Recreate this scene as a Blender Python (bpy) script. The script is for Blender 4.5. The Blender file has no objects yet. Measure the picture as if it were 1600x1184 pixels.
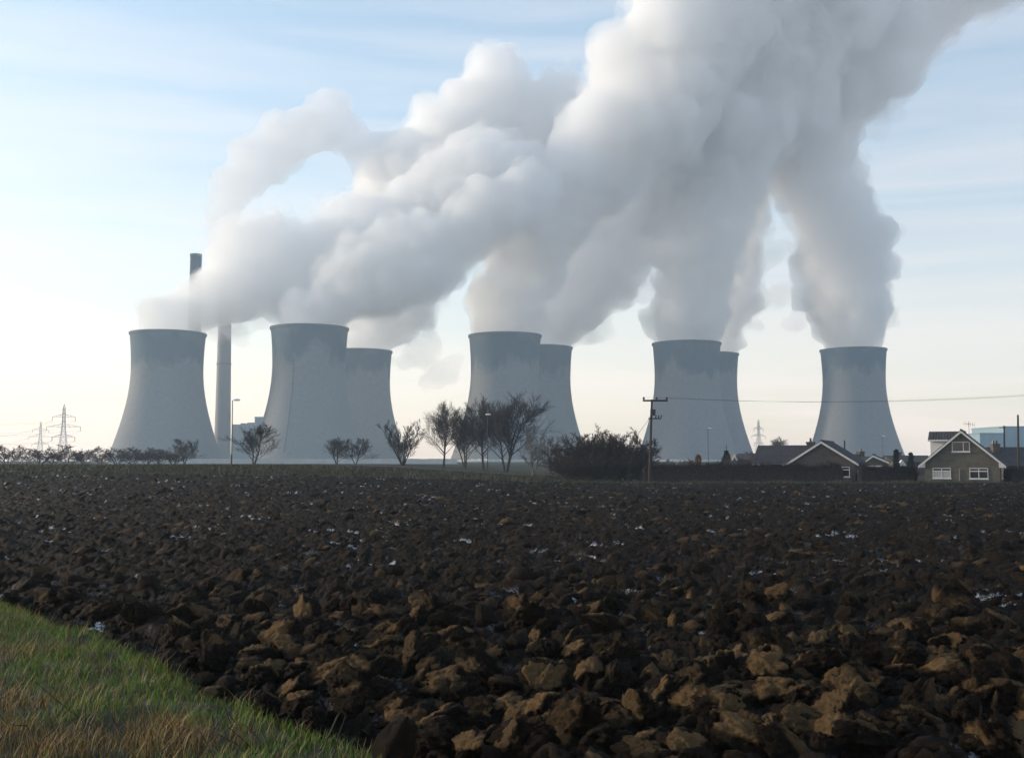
import bpy, bmesh, math, random
import numpy as np
from mathutils import Vector

R = math.radians
sc = bpy.context.scene
COL = sc.collection

# ------------------------------------------------------------------ camera, sky, sun, exposure
F = 1716.0                     # focal length in pixels of the 1600 px wide photograph
HOR = 719.0                    # row of the horizon
CAMZ = 2.5
PITCH = math.atan((HOR - 592.0) / F)
cam = bpy.data.cameras.new('camera')
cam.sensor_width = 36.0
cam.lens = F / 1600.0 * 36.0
cam.clip_start = 0.1
cam.clip_end = 12000
cam_o = bpy.data.objects.new('camera', cam)
cam_o.location = (0, 0, CAMZ)
cam_o.rotation_euler = (R(90) + PITCH, 0, 0)
COL.objects.link(cam_o)
sc.camera = cam_o

SUN_AZ = -74.0                 # degrees from the view axis, negative is to the left
SUN_EL = 11.5
world = bpy.data.worlds.new('World')
sc.world = world
world.use_nodes = True
wn = world.node_tree
wn.nodes.clear()
w_out = wn.nodes.new('ShaderNodeOutputWorld')
w_bg = wn.nodes.new('ShaderNodeBackground')
w_bg.inputs['Strength'].default_value = 0.15
w_sky = wn.nodes.new('ShaderNodeTexSky')
w_sky.sky_type = 'NISHITA'
w_sky.sun_disc = False
w_sky.sun_elevation = R(SUN_EL)
w_sky.sun_rotation = R(SUN_AZ % 360)
w_sky.air_density = 1.0
w_sky.dust_density = 1.3
w_sky.ozone_density = 0.9
# a veil of thin high cloud, spread evenly over the whole sky
w_tc = wn.nodes.new('ShaderNodeTexCoord')
w_map = wn.nodes.new('ShaderNodeMapping')
w_map.inputs['Scale'].default_value = (1.4, 1.4, 15.0)
wn.links.new(w_tc.outputs['Generated'], w_map.inputs['Vector'])
w_n = wn.nodes.new('ShaderNodeTexNoise')
w_n.inputs['Scale'].default_value = 1.7
w_n.inputs['Detail'].default_value = 6
w_n.inputs['Roughness'].default_value = 0.55
w_n.inputs['Distortion'].default_value = 0.5
wn.links.new(w_map.outputs['Vector'], w_n.inputs['Vector'])
w_r = wn.nodes.new('ShaderNodeValToRGB')
w_r.color_ramp.elements[0].position = 0.36
w_r.color_ramp.elements[0].color = (0.0, 0.0, 0.0, 1)
w_r.color_ramp.elements[1].position = 0.72
w_r.color_ramp.elements[1].color = (0.62, 0.62, 0.62, 1)
wn.links.new(w_n.outputs['Fac'], w_r.inputs['Fac'])
w_mix = wn.nodes.new('ShaderNodeMixRGB')
w_mix.inputs['Color2'].default_value = (5.5, 4.55, 3.95, 1)
w_sep = wn.nodes.new('ShaderNodeSeparateXYZ'); wn.links.new(w_tc.outputs['Generated'], w_sep.inputs[0])
w_el = wn.nodes.new('ShaderNodeMapRange'); w_el.inputs['From Min'].default_value = 0.0; w_el.inputs['From Max'].default_value = 0.42
w_el.inputs['To Min'].default_value = 0.55; w_el.inputs['To Max'].default_value = -0.15
wn.links.new(w_sep.outputs['Z'], w_el.inputs['Value'])
w_add = wn.nodes.new('ShaderNodeMath'); w_add.operation = 'MULTIPLY_ADD'; w_add.use_clamp = True; w_add.inputs[1].default_value = 0.55
wn.links.new(w_r.outputs['Color'], w_add.inputs[0]); wn.links.new(w_el.outputs[0], w_add.inputs[2])
wn.links.new(w_add.outputs[0], w_mix.inputs['Fac'])
wn.links.new(w_sky.outputs['Color'], w_mix.inputs['Color1'])
wn.links.new(w_mix.outputs['Color'], w_bg.inputs['Color'])
wn.links.new(w_bg.outputs['Background'], w_out.inputs['Surface'])

sun = bpy.data.lights.new('sun', 'SUN')
sun.energy = 2.8
sun.angle = R(5.0)
sun.color = (1.0, 0.86, 0.67)
sun_o = bpy.data.objects.new('sun', sun)
_d = Vector((math.sin(R(SUN_AZ)) * math.cos(R(SUN_EL)), math.cos(R(SUN_AZ)) * math.cos(R(SUN_EL)), math.sin(R(SUN_EL))))
sun_o.rotation_euler = (-_d).to_track_quat('-Z', 'Y').to_euler()
sun_o.location = (0, 0, 900)
COL.objects.link(sun_o)

sc.view_settings.view_transform = 'Standard'
sc.view_settings.look = 'None'
sc.view_settings.gamma = 1.0
sc.view_settings.exposure = 1.0
sc.view_settings.use_curve_mapping = False
cy = sc.cycles
cy.max_bounces = 14
cy.diffuse_bounces = 3
cy.glossy_bounces = 2
cy.transmission_bounces = 2
cy.volume_bounces = 9
cy.transparent_max_bounces = 48
cy.use_denoising = True
cy.sample_clamp_indirect = 6.0

# ------------------------------------------------------------------ helpers
def W(px, py, Y):
    """the point at depth Y that lies on the line of sight through a pixel of the photograph"""
    u, v = px - 800.0, 592.0 - py
    c, s = math.cos(PITCH), math.sin(PITCH)
    dy, dz = F * c - v * s, F * s + v * c
    return Vector((u * Y / dy, Y, CAMZ + dz * Y / dy))

rng = np.random.default_rng(7)
_perm = np.random.default_rng(3).permutation(256)
_perm = np.concatenate([_perm, _perm, _perm])
_g3 = np.random.default_rng(5).normal(size=(256, 3))
_g3 /= np.linalg.norm(_g3, axis=1)[:, None]

def perlin(x, y, z):
    x, y, z = np.broadcast_arrays(np.asarray(x, float), np.asarray(y, float), np.asarray(z, float))
    xi, yi, zi = np.floor(x), np.floor(y), np.floor(z)
    xf, yf, zf = x - xi, y - yi, z - zi
    xi, yi, zi = xi.astype(int) & 255, yi.astype(int) & 255, zi.astype(int) & 255
    def fade(t): return t * t * t * (t * (t * 6 - 15) + 10)
    u, v, w = fade(xf), fade(yf), fade(zf)
    def g(dx, dy, dz):
        h = _perm[_perm[_perm[xi + dx] + yi + dy] + zi + dz]
        gr = _g3[h]
        return gr[..., 0] * (xf - dx) + gr[..., 1] * (yf - dy) + gr[..., 2] * (zf - dz)
    def lerp(a, b, t): return a + t * (b - a)
    return lerp(lerp(lerp(g(0, 0, 0), g(1, 0, 0), u), lerp(g(0, 1, 0), g(1, 1, 0), u), v),
                lerp(lerp(g(0, 0, 1), g(1, 0, 1), u), lerp(g(0, 1, 1), g(1, 1, 1), u), v), w) * 1.5

def fbm(x, y, z, octs=4, gain=0.5):
    a, s, t = 1.0, 0.0, 0.0
    for o in range(octs):
        k = 2.03 ** o
        s = s + a * perlin(x * k + 17.3 * o, y * k + 5.1 * o, z * k + 9.7 * o)
        a *= gain
    return s

def sstep(a, b, x):
    t = np.clip((np.asarray(x, float) - a) / (b - a), 0, 1)
    return t * t * (3 - 2 * t)

def hsh(i, j, k):
    i = i.astype(np.int64).astype(np.uint64); j = j.astype(np.int64).astype(np.uint64)
    h = (i * np.uint64(374761393) + j * np.uint64(668265263) + np.uint64(k) * np.uint64(2246822519)) & np.uint64(0xffffffff)
    h = ((h ^ (h >> np.uint64(13))) * np.uint64(1274126177)) & np.uint64(0xffffffff)
    h = ((h ^ (h >> np.uint64(16))) * np.uint64(2246822519)) & np.uint64(0xffffffff)
    h = h ^ (h >> np.uint64(15))
    return (h & np.uint64(0xffffff)).astype(float) / float(0xffffff)

def zg(X, Y):
    """lie of the land, without the clods"""
    X = np.asarray(X, float); Y = np.asarray(Y, float)
    L = sstep(14, -26, X)
    z = sstep(45, 135, Y) * (0.2 + 1.7 * L)
    u = sstep(180, 330, Y)
    return z * (1 - u) + 1.2 * u

def zg1(X, Y): return float(zg(X, Y))

def new_mesh(name, verts, faces, smooth=False):
    me = bpy.data.meshes.new(name)
    verts = np.asarray(verts, dtype=np.float32)
    if isinstance(faces, np.ndarray):
        n, k = faces.shape
        me.vertices.add(len(verts)); me.vertices.foreach_set('co', verts.ravel())
        me.loops.add(n * k); me.loops.foreach_set('vertex_index', faces.astype(np.int32).ravel())
        me.polygons.add(n); me.polygons.foreach_set('loop_start', np.arange(0, n * k, k, dtype=np.int32))
        me.update(calc_edges=True)
    else:
        me.from_pydata([tuple(map(float, v)) for v in verts], [], faces)
        me.update()
    if smooth:
        me.polygons.foreach_set('use_smooth', np.ones(len(me.polygons), dtype=bool))
    return me

def link(name, me, mat=None, parent=None):
    o = bpy.data.objects.new(name, me)
    COL.objects.link(o)
    if mat is not None and me is not None and not me.materials:
        me.materials.append(mat)
    if parent is not None:
        o.parent = parent
    return o

def tag(o, label=None, cat=None, group=None, kind=None):
    if label: o['label'] = label
    if cat: o['category'] = cat
    if group: o['group'] = group
    if kind: o['kind'] = kind
    return o

def thing(name, loc, label, cat, group=None):
    o = bpy.data.objects.new(name, None)
    o.empty_display_size = 0.3
    o.location = loc
    COL.objects.link(o)
    return tag(o, label, cat, group)

class MB:
    """collects shapes in world coordinates, then links them as ONE mesh under a thing"""
    def __init__(s): s.v = []; s.f = []
    def add(s, vs, fs):
        n = len(s.v); s.v += [tuple(v) for v in vs]; s.f += [tuple(i + n for i in f) for f in fs]; return s
    def box(s, x0, x1, y0, y1, z0, z1):
        return s.add([(x0, y0, z0), (x1, y0, z0), (x1, y1, z0), (x0, y1, z0), (x0, y0, z1), (x1, y0, z1), (x1, y1, z1), (x0, y1, z1)],
                     [(0, 3, 2, 1), (4, 5, 6, 7), (0, 1, 5, 4), (1, 2, 6, 5), (2, 3, 7, 6), (3, 0, 4, 7)])
    def prism(s, poly, y0, y1):
        """polygon of (x, z), counter-clockwise seen from the camera, pushed from y0 to y1"""
        n = len(poly)
        vs = [(x, y0, z) for x, z in poly] + [(x, y1, z) for x, z in poly]
        fs = [tuple(range(n)), tuple(range(2 * n - 1, n - 1, -1))]
        fs += [(i, i + n, (i + 1) % n + n, (i + 1) % n) for i in range(n)]
        return s.add(vs, fs)
    def prism_x(s, poly, x0, x1):
        """polygon of (y, z) pushed along x"""
        n = len(poly)
        vs = [(x0, y, z) for y, z in poly] + [(x1, y, z) for y, z in poly]
        fs = [tuple(range(n)), tuple(range(2 * n - 1, n - 1, -1))]
        fs += [(i, i + n, (i + 1) % n + n, (i + 1) % n) for i in range(n)]
        return s.add(vs, fs)
    def tube(s, p, q, r0, r1=None, n=6, cap=True):
        r1 = r0 if r1 is None else r1
        p, q = Vector(p), Vector(q)
        d = (q - p).normalized()
        a = d.orthogonal().normalized(); b = d.cross(a)
        vs = []
        for c, r in ((p, r0), (q, r1)):
            for i in range(n):
                t = 2 * math.pi * i / n
                vs.append(c + (a * math.cos(t) + b * math.sin(t)) * r)
        fs = [(i, (i + 1) % n, (i + 1) % n + n, i + n) for i in range(n)]
        if cap: fs += [tuple(range(n - 1, -1, -1)), tuple(range(n, 2 * n))]
        return s.add(vs, fs)
    def lathe(s, c, prof, n=48):
        """profile of (r, z) about the vertical through c"""
        vs = []
        for r, z in prof:
            for i in range(n):
                t = 2 * math.pi * i / n
                vs.append((c[0] + r * math.cos(t), c[1] + r * math.sin(t), c[2] + z))
        fs = [(j * n + i, j * n + (i + 1) % n, (j + 1) * n + (i + 1) % n, (j + 1) * n + i) for j in range(len(prof) - 1) for i in range(n)]
        return s.add(vs, fs)
    def build(s, name, mat, root=None, smooth=False):
        off = Vector(root.matrix_world.translation) if root is not None else Vector((0, 0, 0))
        r = root
        off = Vector((0, 0, 0))
        while r is not None:
            off += Vector(r.location); r = r.parent
        me = new_mesh(name, [Vector(v) - off for v in s.v], s.f, smooth)
        bm = bmesh.new(); bm.from_mesh(me); bmesh.ops.recalc_face_normals(bm, faces=bm.faces); bm.to_mesh(me); bm.free()
        if smooth:
            me.polygons.foreach_set('use_smooth', np.ones(len(me.polygons), dtype=bool))
        return link(name, me, mat, root)

# ------------------------------------------------------------------ materials
def mat_new(name):
    m = bpy.data.materials.new(name); m.use_nodes = True
    nt = m.node_tree
    return m, nt, nt.nodes['Principled BSDF']

def node(nt, t, **kw):
    n = nt.nodes.new(t)
    for k, v in kw.items():
        if k in n.inputs: n.inputs[k].default_value = v
        else: setattr(n, k, v)
    return n

def ramp(nt, src, stops):
    r = nt.nodes.new('ShaderNodeValToRGB')
    e = r.color_ramp.elements
    while len(e) < len(stops): e.new(0.5)
    for i, (p, c) in enumerate(stops):
        e[i].position = p
        e[i].color = (c, c, c, 1) if isinstance(c, (int, float)) else (*c, 1)
    nt.links.new(src, r.inputs['Fac'])
    return r.outputs['Color']

def mixc(nt, fac, a, b):
    m = nt.nodes.new('ShaderNodeMixRGB')
    for s, v in (('Fac', fac), ('Color1', a), ('Color2', b)):
        if hasattr(v, 'links') or hasattr(v, 'is_linked'): nt.links.new(v, m.inputs[s])
        elif isinstance(v, (int, float)): m.inputs[s].default_value = v
        else: m.inputs[s].default_value = (*v, 1)
    return m.outputs['Color']

def plain(name, c1, c2, scale=3.0, rough=0.8, bump=0.0, spec=0.3, stretch=(1, 1, 1), metal=0.0):
    """two tones mixed by noise, a little relief"""
    m, nt, b = mat_new(name)
    tc = node(nt, 'ShaderNodeTexCoord'); mp = node(nt, 'ShaderNodeMapping')
    mp.inputs['Scale'].default_value = stretch
    nt.links.new(tc.outputs['Object'], mp.inputs['Vector'])
    n = node(nt, 'ShaderNodeTexNoise', Scale=scale, Detail=5.0, Roughness=0.6)
    nt.links.new(mp.outputs['Vector'], n.inputs['Vector'])
    col = mixc(nt, ramp(nt, n.outputs['Fac'], [(0.3, 0.0), (0.7, 1.0)]), c1, c2)
    nt.links.new(col, b.inputs['Base Color'])
    b.inputs['Roughness'].default_value = rough
    b.inputs['Specular IOR Level'].default_value = spec
    b.inputs['Metallic'].default_value = metal
    if bump:
        bp = node(nt, 'ShaderNodeBump', Strength=bump, Distance=0.05)
        nt.links.new(n.outputs['Fac'], bp.inputs['Height']); nt.links.new(bp.outputs['Normal'], b.inputs['Normal'])
    return m

M = {}
# ploughed soil: wet dark earth, drier tan crust painted with sunlit highlights on some slices, rags of frost
m, nt, b = mat_new('soil'); M['soil'] = m
geo = node(nt, 'ShaderNodeNewGeometry')
n1 = node(nt, 'ShaderNodeTexNoise', Scale=1.3, Detail=6.0, Roughness=0.65); nt.links.new(geo.outputs['Position'], n1.inputs['Vector'])
n2 = node(nt, 'ShaderNodeTexNoise', Scale=17.0, Detail=6.0, Roughness=0.7); nt.links.new(geo.outputs['Position'], n2.inputs['Vector'])
at = node(nt, 'ShaderNodeAttribute', attribute_name='dry_lit')
fr = node(nt, 'ShaderNodeAttribute', attribute_name='frost')
base = mixc(nt, ramp(nt, n2.outputs['Fac'], [(0.3, 0.0), (0.72, 1.0)]), (0.0062, 0.0043, 0.0029), (0.0230, 0.0145, 0.0080))
base = mixc(nt, ramp(nt, n1.outputs['Fac'], [(0.42, 0.0), (0.75, 0.5)]), base, (0.026, 0.0158, 0.0088))
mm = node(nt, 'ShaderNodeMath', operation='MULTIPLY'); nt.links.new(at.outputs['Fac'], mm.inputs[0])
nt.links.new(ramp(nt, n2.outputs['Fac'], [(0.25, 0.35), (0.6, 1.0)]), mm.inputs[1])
base = mixc(nt, mm.outputs[0], base, (0.185, 0.115, 0.052))  # sunlit tan of the crust, put into the base colour
n3 = node(nt, 'ShaderNodeTexNoise', Scale=26.0, Detail=3.0); nt.links.new(geo.outputs['Position'], n3.inputs['Vector'])
ff = node(nt, 'ShaderNodeMath', operation='MULTIPLY'); nt.links.new(fr.outputs['Fac'], ff.inputs[0])
nt.links.new(ramp(nt, n3.outputs['Fac'], [(0.42, 0.0), (0.55, 1.0)]), ff.inputs[1])
base = mixc(nt, ff.outputs[0], base, (0.72, 0.76, 0.82))
nt.links.new(base, b.inputs['Base Color'])
b.inputs['Roughness'].default_value = 0.85; b.inputs['Specular IOR Level'].default_value = 0.08
n5 = node(nt, 'ShaderNodeTexNoise', Scale=55.0, Detail=4.0, Roughness=0.7); nt.links.new(geo.outputs['Position'], n5.inputs['Vector'])
hs = node(nt, 'ShaderNodeMath', operation='MULTIPLY_ADD'); nt.links.new(n5.outputs['Fac'], hs.inputs[0]); hs.inputs[1].default_value = 0.45; nt.links.new(n2.outputs['Fac'], hs.inputs[2])
bp = node(nt, 'ShaderNodeBump', Strength=1.0, Distance=0.08); nt.links.new(hs.outputs[0], bp.inputs['Height']); nt.links.new(bp.outputs['Normal'], b.inputs['Normal'])

# grass blades: colour carried by each blade
m, nt, b = mat_new('grass'); M['grass'] = m
at = node(nt, 'ShaderNodeAttribute', attribute_name='col')
nt.links.new(at.outputs['Color'], b.inputs['Base Color'])
b.inputs['Roughness'].default_value = 0.6; b.inputs['Specular IOR Level'].default_value = 0.2
M['turf'] = plain('turf', (0.016, 0.019, 0.006), (0.042, 0.036, 0.012), 6.0, 0.9, 0.6)
M['meadow'] = plain('meadow', (0.022, 0.021, 0.012), (0.042, 0.039, 0.020), 0.35, 0.95, 0.5, 0.1)

# weathered concrete of the towers, algae-dark round the throat
m, nt, b = mat_new('tower_concrete'); M['tower'] = m
tc = node(nt, 'ShaderNodeTexCoord'); oi = node(nt, 'ShaderNodeObjectInfo')
mp = node(nt, 'ShaderNodeMapping'); mp.inputs['Scale'].default_value = (0.04, 0.04, 0.018)
cmb = node(nt, 'ShaderNodeCombineXYZ')
mr = node(nt, 'ShaderNodeMath', operation='MULTIPLY'); mr.inputs[1].default_value = 60.0
nt.links.new(oi.outputs['Random'], mr.inputs[0])
for k in 'XYZ': nt.links.new(mr.outputs[0], cmb.inputs[k])
nt.links.new(cmb.outputs[0], mp.inputs['Location'])
nt.links.new(tc.outputs['Object'], mp.inputs['Vector'])
n1 = node(nt, 'ShaderNodeTexNoise', Scale=1.0, Detail=5.0, Roughness=0.6); nt.links.new(mp.outputs['Vector'], n1.inputs['Vector'])
sx = node(nt, 'ShaderNodeSeparateXYZ'); nt.links.new(tc.outputs['Object'], sx.inputs[0])
zn = node(nt, 'ShaderNodeMath', operation='DIVIDE'); nt.links.new(sx.outputs['Z'], zn.inputs[0]); zn.inputs[1].default_value = 115.0
add = node(nt, 'ShaderNodeMath', operation='MULTIPLY_ADD'); nt.links.new(n1.outputs['Fac'], add.inputs[0]); add.inputs[1].default_value = 0.55
nt.links.new(zn.outputs[0], add.inputs[2])
stain = ramp(nt, add.outputs[0], [(0.0, 0.0), (0.93, 0.0), (1.02, 0.85), (1.10, 1.0)])
e = nt.nodes[-1]
# stains start below the lip; ramp positions cannot pass 1, so scale
sc_ = node(nt, 'ShaderNodeMath', operation='MULTIPLY'); sc_.inputs[1].default_value = 0.75
nt.links.new(add.outputs[0], sc_.inputs[0])
stain = ramp(nt, sc_.outputs[0], [(0.0, 0.0), (0.745, 0.0), (0.815, 0.85), (0.90, 0.92), (0.98, 0.5)])
wv = node(nt, 'ShaderNodeMath', operation='SINE')
w2 = node(nt, 'ShaderNodeMath', operation='MULTIPLY'); w2.inputs[1].default_value = 2.6; nt.links.new(sx.outputs['Z'], w2.inputs[0]); nt.links.new(w2.outputs[0], wv.inputs[0])
n4 = node(nt, 'ShaderNodeTexNoise', Scale=0.35, Detail=6.0, Roughness=0.7); nt.links.new(tc.outputs['Object'], n4.inputs['Vector'])
body = mixc(nt, ramp(nt, n4.outputs['Fac'], [(0.3, 0.0), (0.7, 1.0)]), (0.17, 0.165, 0.16), (0.225, 0.215, 0.205))
body = mixc(nt, ramp(nt, wv.outputs[0], [(0.80, 0.0), (1.0, 0.25)]), body, (0.13, 0.13, 0.13))
body = mixc(nt, stain, body, (0.060, 0.085, 0.102))
nt.links.new(body, b.inputs['Base Color']); b.inputs['Roughness'].default_value = 0.9; b.inputs['Specular IOR Level'].default_value = 0.15

M['chimney_conc'] = plain('chimney_concrete', (0.25, 0.23, 0.22), (0.32, 0.30, 0.285), 0.12, 0.9, 0.0, 0.15, (1, 1, 0.3))
M['chimney_top'] = plain('chimney_sooty', (0.025, 0.036, 0.048), (0.045, 0.058, 0.072), 0.2, 0.9, 0.0, 0.15)
M['rim'] = plain('rim_concrete', (0.08, 0.09, 0.10), (0.12, 0.13, 0.14), 0.3, 0.9)
M['pale_wall'] = plain('pale_concrete', (0.46, 0.47, 0.47), (0.56, 0.57, 0.56), 0.4, 0.9)
M['blue_metal'] = plain('blue_cladding', (0.20, 0.30, 0.36), (0.25, 0.35, 0.41), 0.15, 0.5, 0.0, 0.3, (6, 6, 0.3))
M['grey_metal'] = plain('grey_cladding', (0.20, 0.235, 0.26), (0.26, 0.295, 0.32), 0.15, 0.6, 0.0, 0.3, (6, 6, 0.3))
M['white'] = plain('white_paint', (0.50, 0.50, 0.49), (0.62, 0.62, 0.61), 4.0, 0.5)
M['render'] = plain('white_render', (0.60, 0.60, 0.60), (0.72, 0.72, 0.72), 2.0, 0.85)
M['brick'] = plain('buff_brick', (0.082, 0.074, 0.060), (0.132, 0.119, 0.096), 1.1, 0.9, 0.2, 0.2, (1, 1, 2.2))
M['brick2'] = plain('brown_brick', (0.075, 0.063, 0.055), (0.115, 0.095, 0.080), 1.3, 0.9, 0.2, 0.2, (1, 1, 2.0))
M['tile'] = plain('dark_roof_tile', (0.028, 0.024, 0.027), (0.050, 0.042, 0.044), 1.5, 0.75, 0.2, 0.3)
M['tile2'] = plain('brown_roof_tile', (0.040, 0.033, 0.031), (0.065, 0.052, 0.047), 1.5, 0.8, 0.2, 0.3)
M['glass'] = plain('window_glass', (0.015, 0.017, 0.02), (0.022, 0.024, 0.028), 2.0, 0.06, 0.0, 0.5)
M['curtain'] = plain('net_curtain', (0.30, 0.30, 0.30), (0.42, 0.42, 0.42), 9.0, 0.9, 0.0, 0.1, (4, 1, 0.5))
M['wood'] = plain('creosoted_wood', (0.030, 0.024, 0.021), (0.060, 0.047, 0.038), 4.0, 0.85, 0.3, 0.2, (3, 3, 0.3))
M['steel'] = plain('galvanised_steel', (0.16, 0.17, 0.18), (0.22, 0.23, 0.24), 3.0, 0.5, 0.0, 0.4)
M['dark_steel'] = plain('dark_painted_steel', (0.035, 0.037, 0.038), (0.06, 0.062, 0.062), 3.0, 0.6)
M['lamp_head'] = plain('pale_lamp_shell', (0.62, 0.63, 0.64), (0.74, 0.74, 0.74), 3.0, 0.35)
M['ceramic'] = plain('brown_ceramic', (0.03, 0.02, 0.018), (0.05, 0.035, 0.03), 3.0, 0.25)
M['bark'] = plain('winter_bark', (0.040, 0.033, 0.032), (0.075, 0.062, 0.058), 3.0, 0.9, 0.3, 0.1)
M['pale_bark'] = plain('pale_bark', (0.10, 0.09, 0.085), (0.17, 0.155, 0.145), 3.0, 0.9, 0.2, 0.1)
M['hedge'] = plain('hedge_twigs', (0.028, 0.022, 0.021), (0.060, 0.046, 0.041), 5.0, 0.95, 0.5, 0.05)
M['thicket'] = plain('thicket_twigs', (0.034, 0.025, 0.022), (0.068, 0.050, 0.043), 2.0, 0.95, 0.3, 0.05)
M['grey_twig'] = plain('grey_twigs', (0.075, 0.066, 0.064), (0.12, 0.105, 0.10), 2.0, 0.95, 0.2, 0.05)
M['conifer'] = plain('conifer_green', (0.012, 0.018, 0.012), (0.026, 0.034, 0.020), 4.0, 0.9)
M['copper_leaf'] = plain('copper_leaf', (0.17, 0.085, 0.04), (0.26, 0.14, 0.06), 4.0, 0.8)
M['asphalt'] = plain('asphalt', (0.04, 0.04, 0.042), (0.055, 0.055, 0.056), 3.0, 0.9)
# steam: an even scattering body
def volume_mat(name, col, dens, g):
    m = bpy.data.materials.new(name); m.use_nodes = True
    nt = m.node_tree; nt.nodes.clear()
    o = nt.nodes.new('ShaderNodeOutputMaterial'); v = nt.nodes.new('ShaderNodeVolumePrincipled')
    v.inputs['Color'].default_value = (*col, 1); v.inputs['Density'].default_value = dens; v.inputs['Anisotropy'].default_value = g
    nt.links.new(v.outputs[0], o.inputs['Volume'])
    return m
M['steam'] = volume_mat('steam', (0.998, 0.997, 0.998), 0.044, 0.0)
M['thin_steam'] = volume_mat('thin_steam', (0.998, 0.997, 0.998), 0.014, 0.0)
M['haze'] = volume_mat('haze', (0.58, 0.78, 1.0), 0.00030, 0.15)

# ------------------------------------------------------------------ ground, field, verge
FDIR = np.array([0.608, -0.794]); FNRM = np.array([-0.794, -0.608])
def verge_s(X, Y):
    """> 0 on the grass verge; the edge wanders a little"""
    s = (X + 1.0) * FNRM[0] + (Y - 9.5) * FNRM[1]
    a = (X * FDIR[0] + Y * FDIR[1])
    return s + 0.25 * perlin(a * 0.5, 3.3, 0.7) + 0.16 * perlin(a * 1.9, 8.3, 0.7)

def yedge(X): return 95 + 12 * sstep(-20, 20, X) + 0.8 * perlin(np.asarray(X, float) * 0.15, 1.5, 2.5)

def lumps(X, Y, cell, seed, h0, h1, Rr=0.78, el=0.45, tilt=0.35):
    """overlapping tilted clods: height and the random number of the winning clod"""
    ci, cj = np.floor(X / cell), np.floor(Y / cell)
    best = np.full(X.shape, -9.0); rid = np.zeros(X.shape)
    for di in (-1, 0, 1):
        for dj in (-1, 0, 1):
            a, c = ci + di, cj + dj
            jx, jy = hsh(a, c, seed), hsh(a, c, seed + 1)
            H = h0 + (h1 - h0) * hsh(a, c, seed + 2) ** 1.6
            th = hsh(a, c, seed + 3) * math.pi
            e = 1 + el * (hsh(a, c, seed + 4) - 0.2)
            lx, ly = X - (a + jx) * cell, Y - (c + jy) * cell
            u = lx * np.cos(th) + ly * np.sin(th); v = -lx * np.sin(th) + ly * np.cos(th)
            q = (u / (Rr * cell * e)) ** 2 + (v * e / (Rr * cell)) ** 2
            t = (hsh(a, c, seed + 5) - 0.5) * 2 * tilt
            hh = H * (1 - q * (0.35 + 0.65 * q)) + t * u * (q < 1.3)
            hh = np.where(q < 1.6, hh, -9.0)
            m = hh > best
            best = np.where(m, hh, best); rid = np.where(m, hsh(a, c, seed + 6), rid)
    return np.maximum(best, -0.12), rid

def field_h(X, Y, fine=True):
    """height of the ploughed surface above the lie of the land, with painted dry, sunlit tan and frost"""
    p = X * FNRM[0] + Y * FNRM[1]; a = X * FDIR[0] + Y * FDIR[1]
    wx = X + 0.12 * perlin(X * 1.1, Y * 1.1, 4.0); wy = Y + 0.12 * perlin(X * 1.1, Y * 1.1, 9.0)
    ph = p / 0.80 + 0.35 * perlin(a * 0.35, p * 0.3, 2.0)
    fur = 0.06 * np.cos(2 * math.pi * ph) * (1 + 0.6 * sstep(20, 60, Y))
    A, ra = lumps(wx, wy, 0.60, 11, 0.0, 0.20, 0.62, 0.8, 0.18)
    B, rb = lumps(wx + 3.1, wy + 7.7, 0.27, 31, 0.02, 0.10, tilt=0.3)
    h = fur + np.maximum(A, B * 0.9 + 0.02) + 0.05 * fbm(X * 0.5, Y * 0.5, 1.0, 2)
    C, rc = lumps(wx + 1.7, wy + 2.2, 0.115, 51, 0.0, 0.055, tilt=0.5)
    h = h + 0.9 * C + 0.05 * fbm(X * 4.0, Y * 4.0, 3.0, 4, 0.65) - 0.045 * np.abs(perlin(X * 9.0, Y * 9.0, 2.0))
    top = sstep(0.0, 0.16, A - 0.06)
    dry_lit = np.where((A > B * 0.9 + 0.02) & (ra > 0.72), top, 0.0) * sstep(-0.25, 0.25, perlin(X * 0.22, Y * 0.22, 6.0) + 0.12)  # tops of some lumps carry the sunlit tan in their colour
    dry_lit = dry_lit * (0.45 + 0.55 * rb)
    band = sstep(0.12, 0.4, perlin(X * 0.33, Y * 0.33, 12.0) + 0.2 * perlin(X * 1.7, Y * 1.7, 5.0))
    frost = (0.1 + 0.9 * band) * sstep(0.33, 0.45, perlin(p * 3.6, a * 1.5, 15.0) + 0.10 * band) * (h < 0.15)
    return h, dry_lit, frost

NC, NR = 780, 620
ang = np.linspace(R(-33), R(33), NC)
rows = 6.3 * (110.0 / 6.3) ** np.linspace(0, 1, NR)
AA, YY = np.meshgrid(ang, rows)
XX = YY * np.tan(AA)
H, DRY_LIT, FROST = field_h(XX, YY)
ve = verge_s(XX, YY)
H = H * (1 - 0.7 * sstep(-0.25, 0.3, ve)) - 0.12 * sstep(-0.7, 0.2, ve)
ZZ = zg(XX, YY) + H
idx = np.arange(NC * NR).reshape(NR, NC)
quads = np.stack([idx[:-1, :-1], idx[:-1, 1:], idx[1:, 1:], idx[1:, :-1]], -1).reshape(-1, 4)
keep = (YY < yedge(XX)) & (ve < 0.6)
kq = keep.ravel()[quads].all(1)
quads = quads[kq]
used = np.unique(quads); remap = np.full(NC * NR, -1); remap[used] = np.arange(len(used))
V = np.stack([XX.ravel(), YY.ravel(), ZZ.ravel()], -1)[used]
me = new_mesh('ploughed_field', V, remap[quads], smooth=True)
for nm, arr in (('dry_lit', DRY_LIT), ('frost', FROST)):
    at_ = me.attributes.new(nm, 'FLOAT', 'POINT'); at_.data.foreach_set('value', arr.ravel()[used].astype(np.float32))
field = tag(link('ploughed_field', me, M['soil']), kind='structure')

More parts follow.
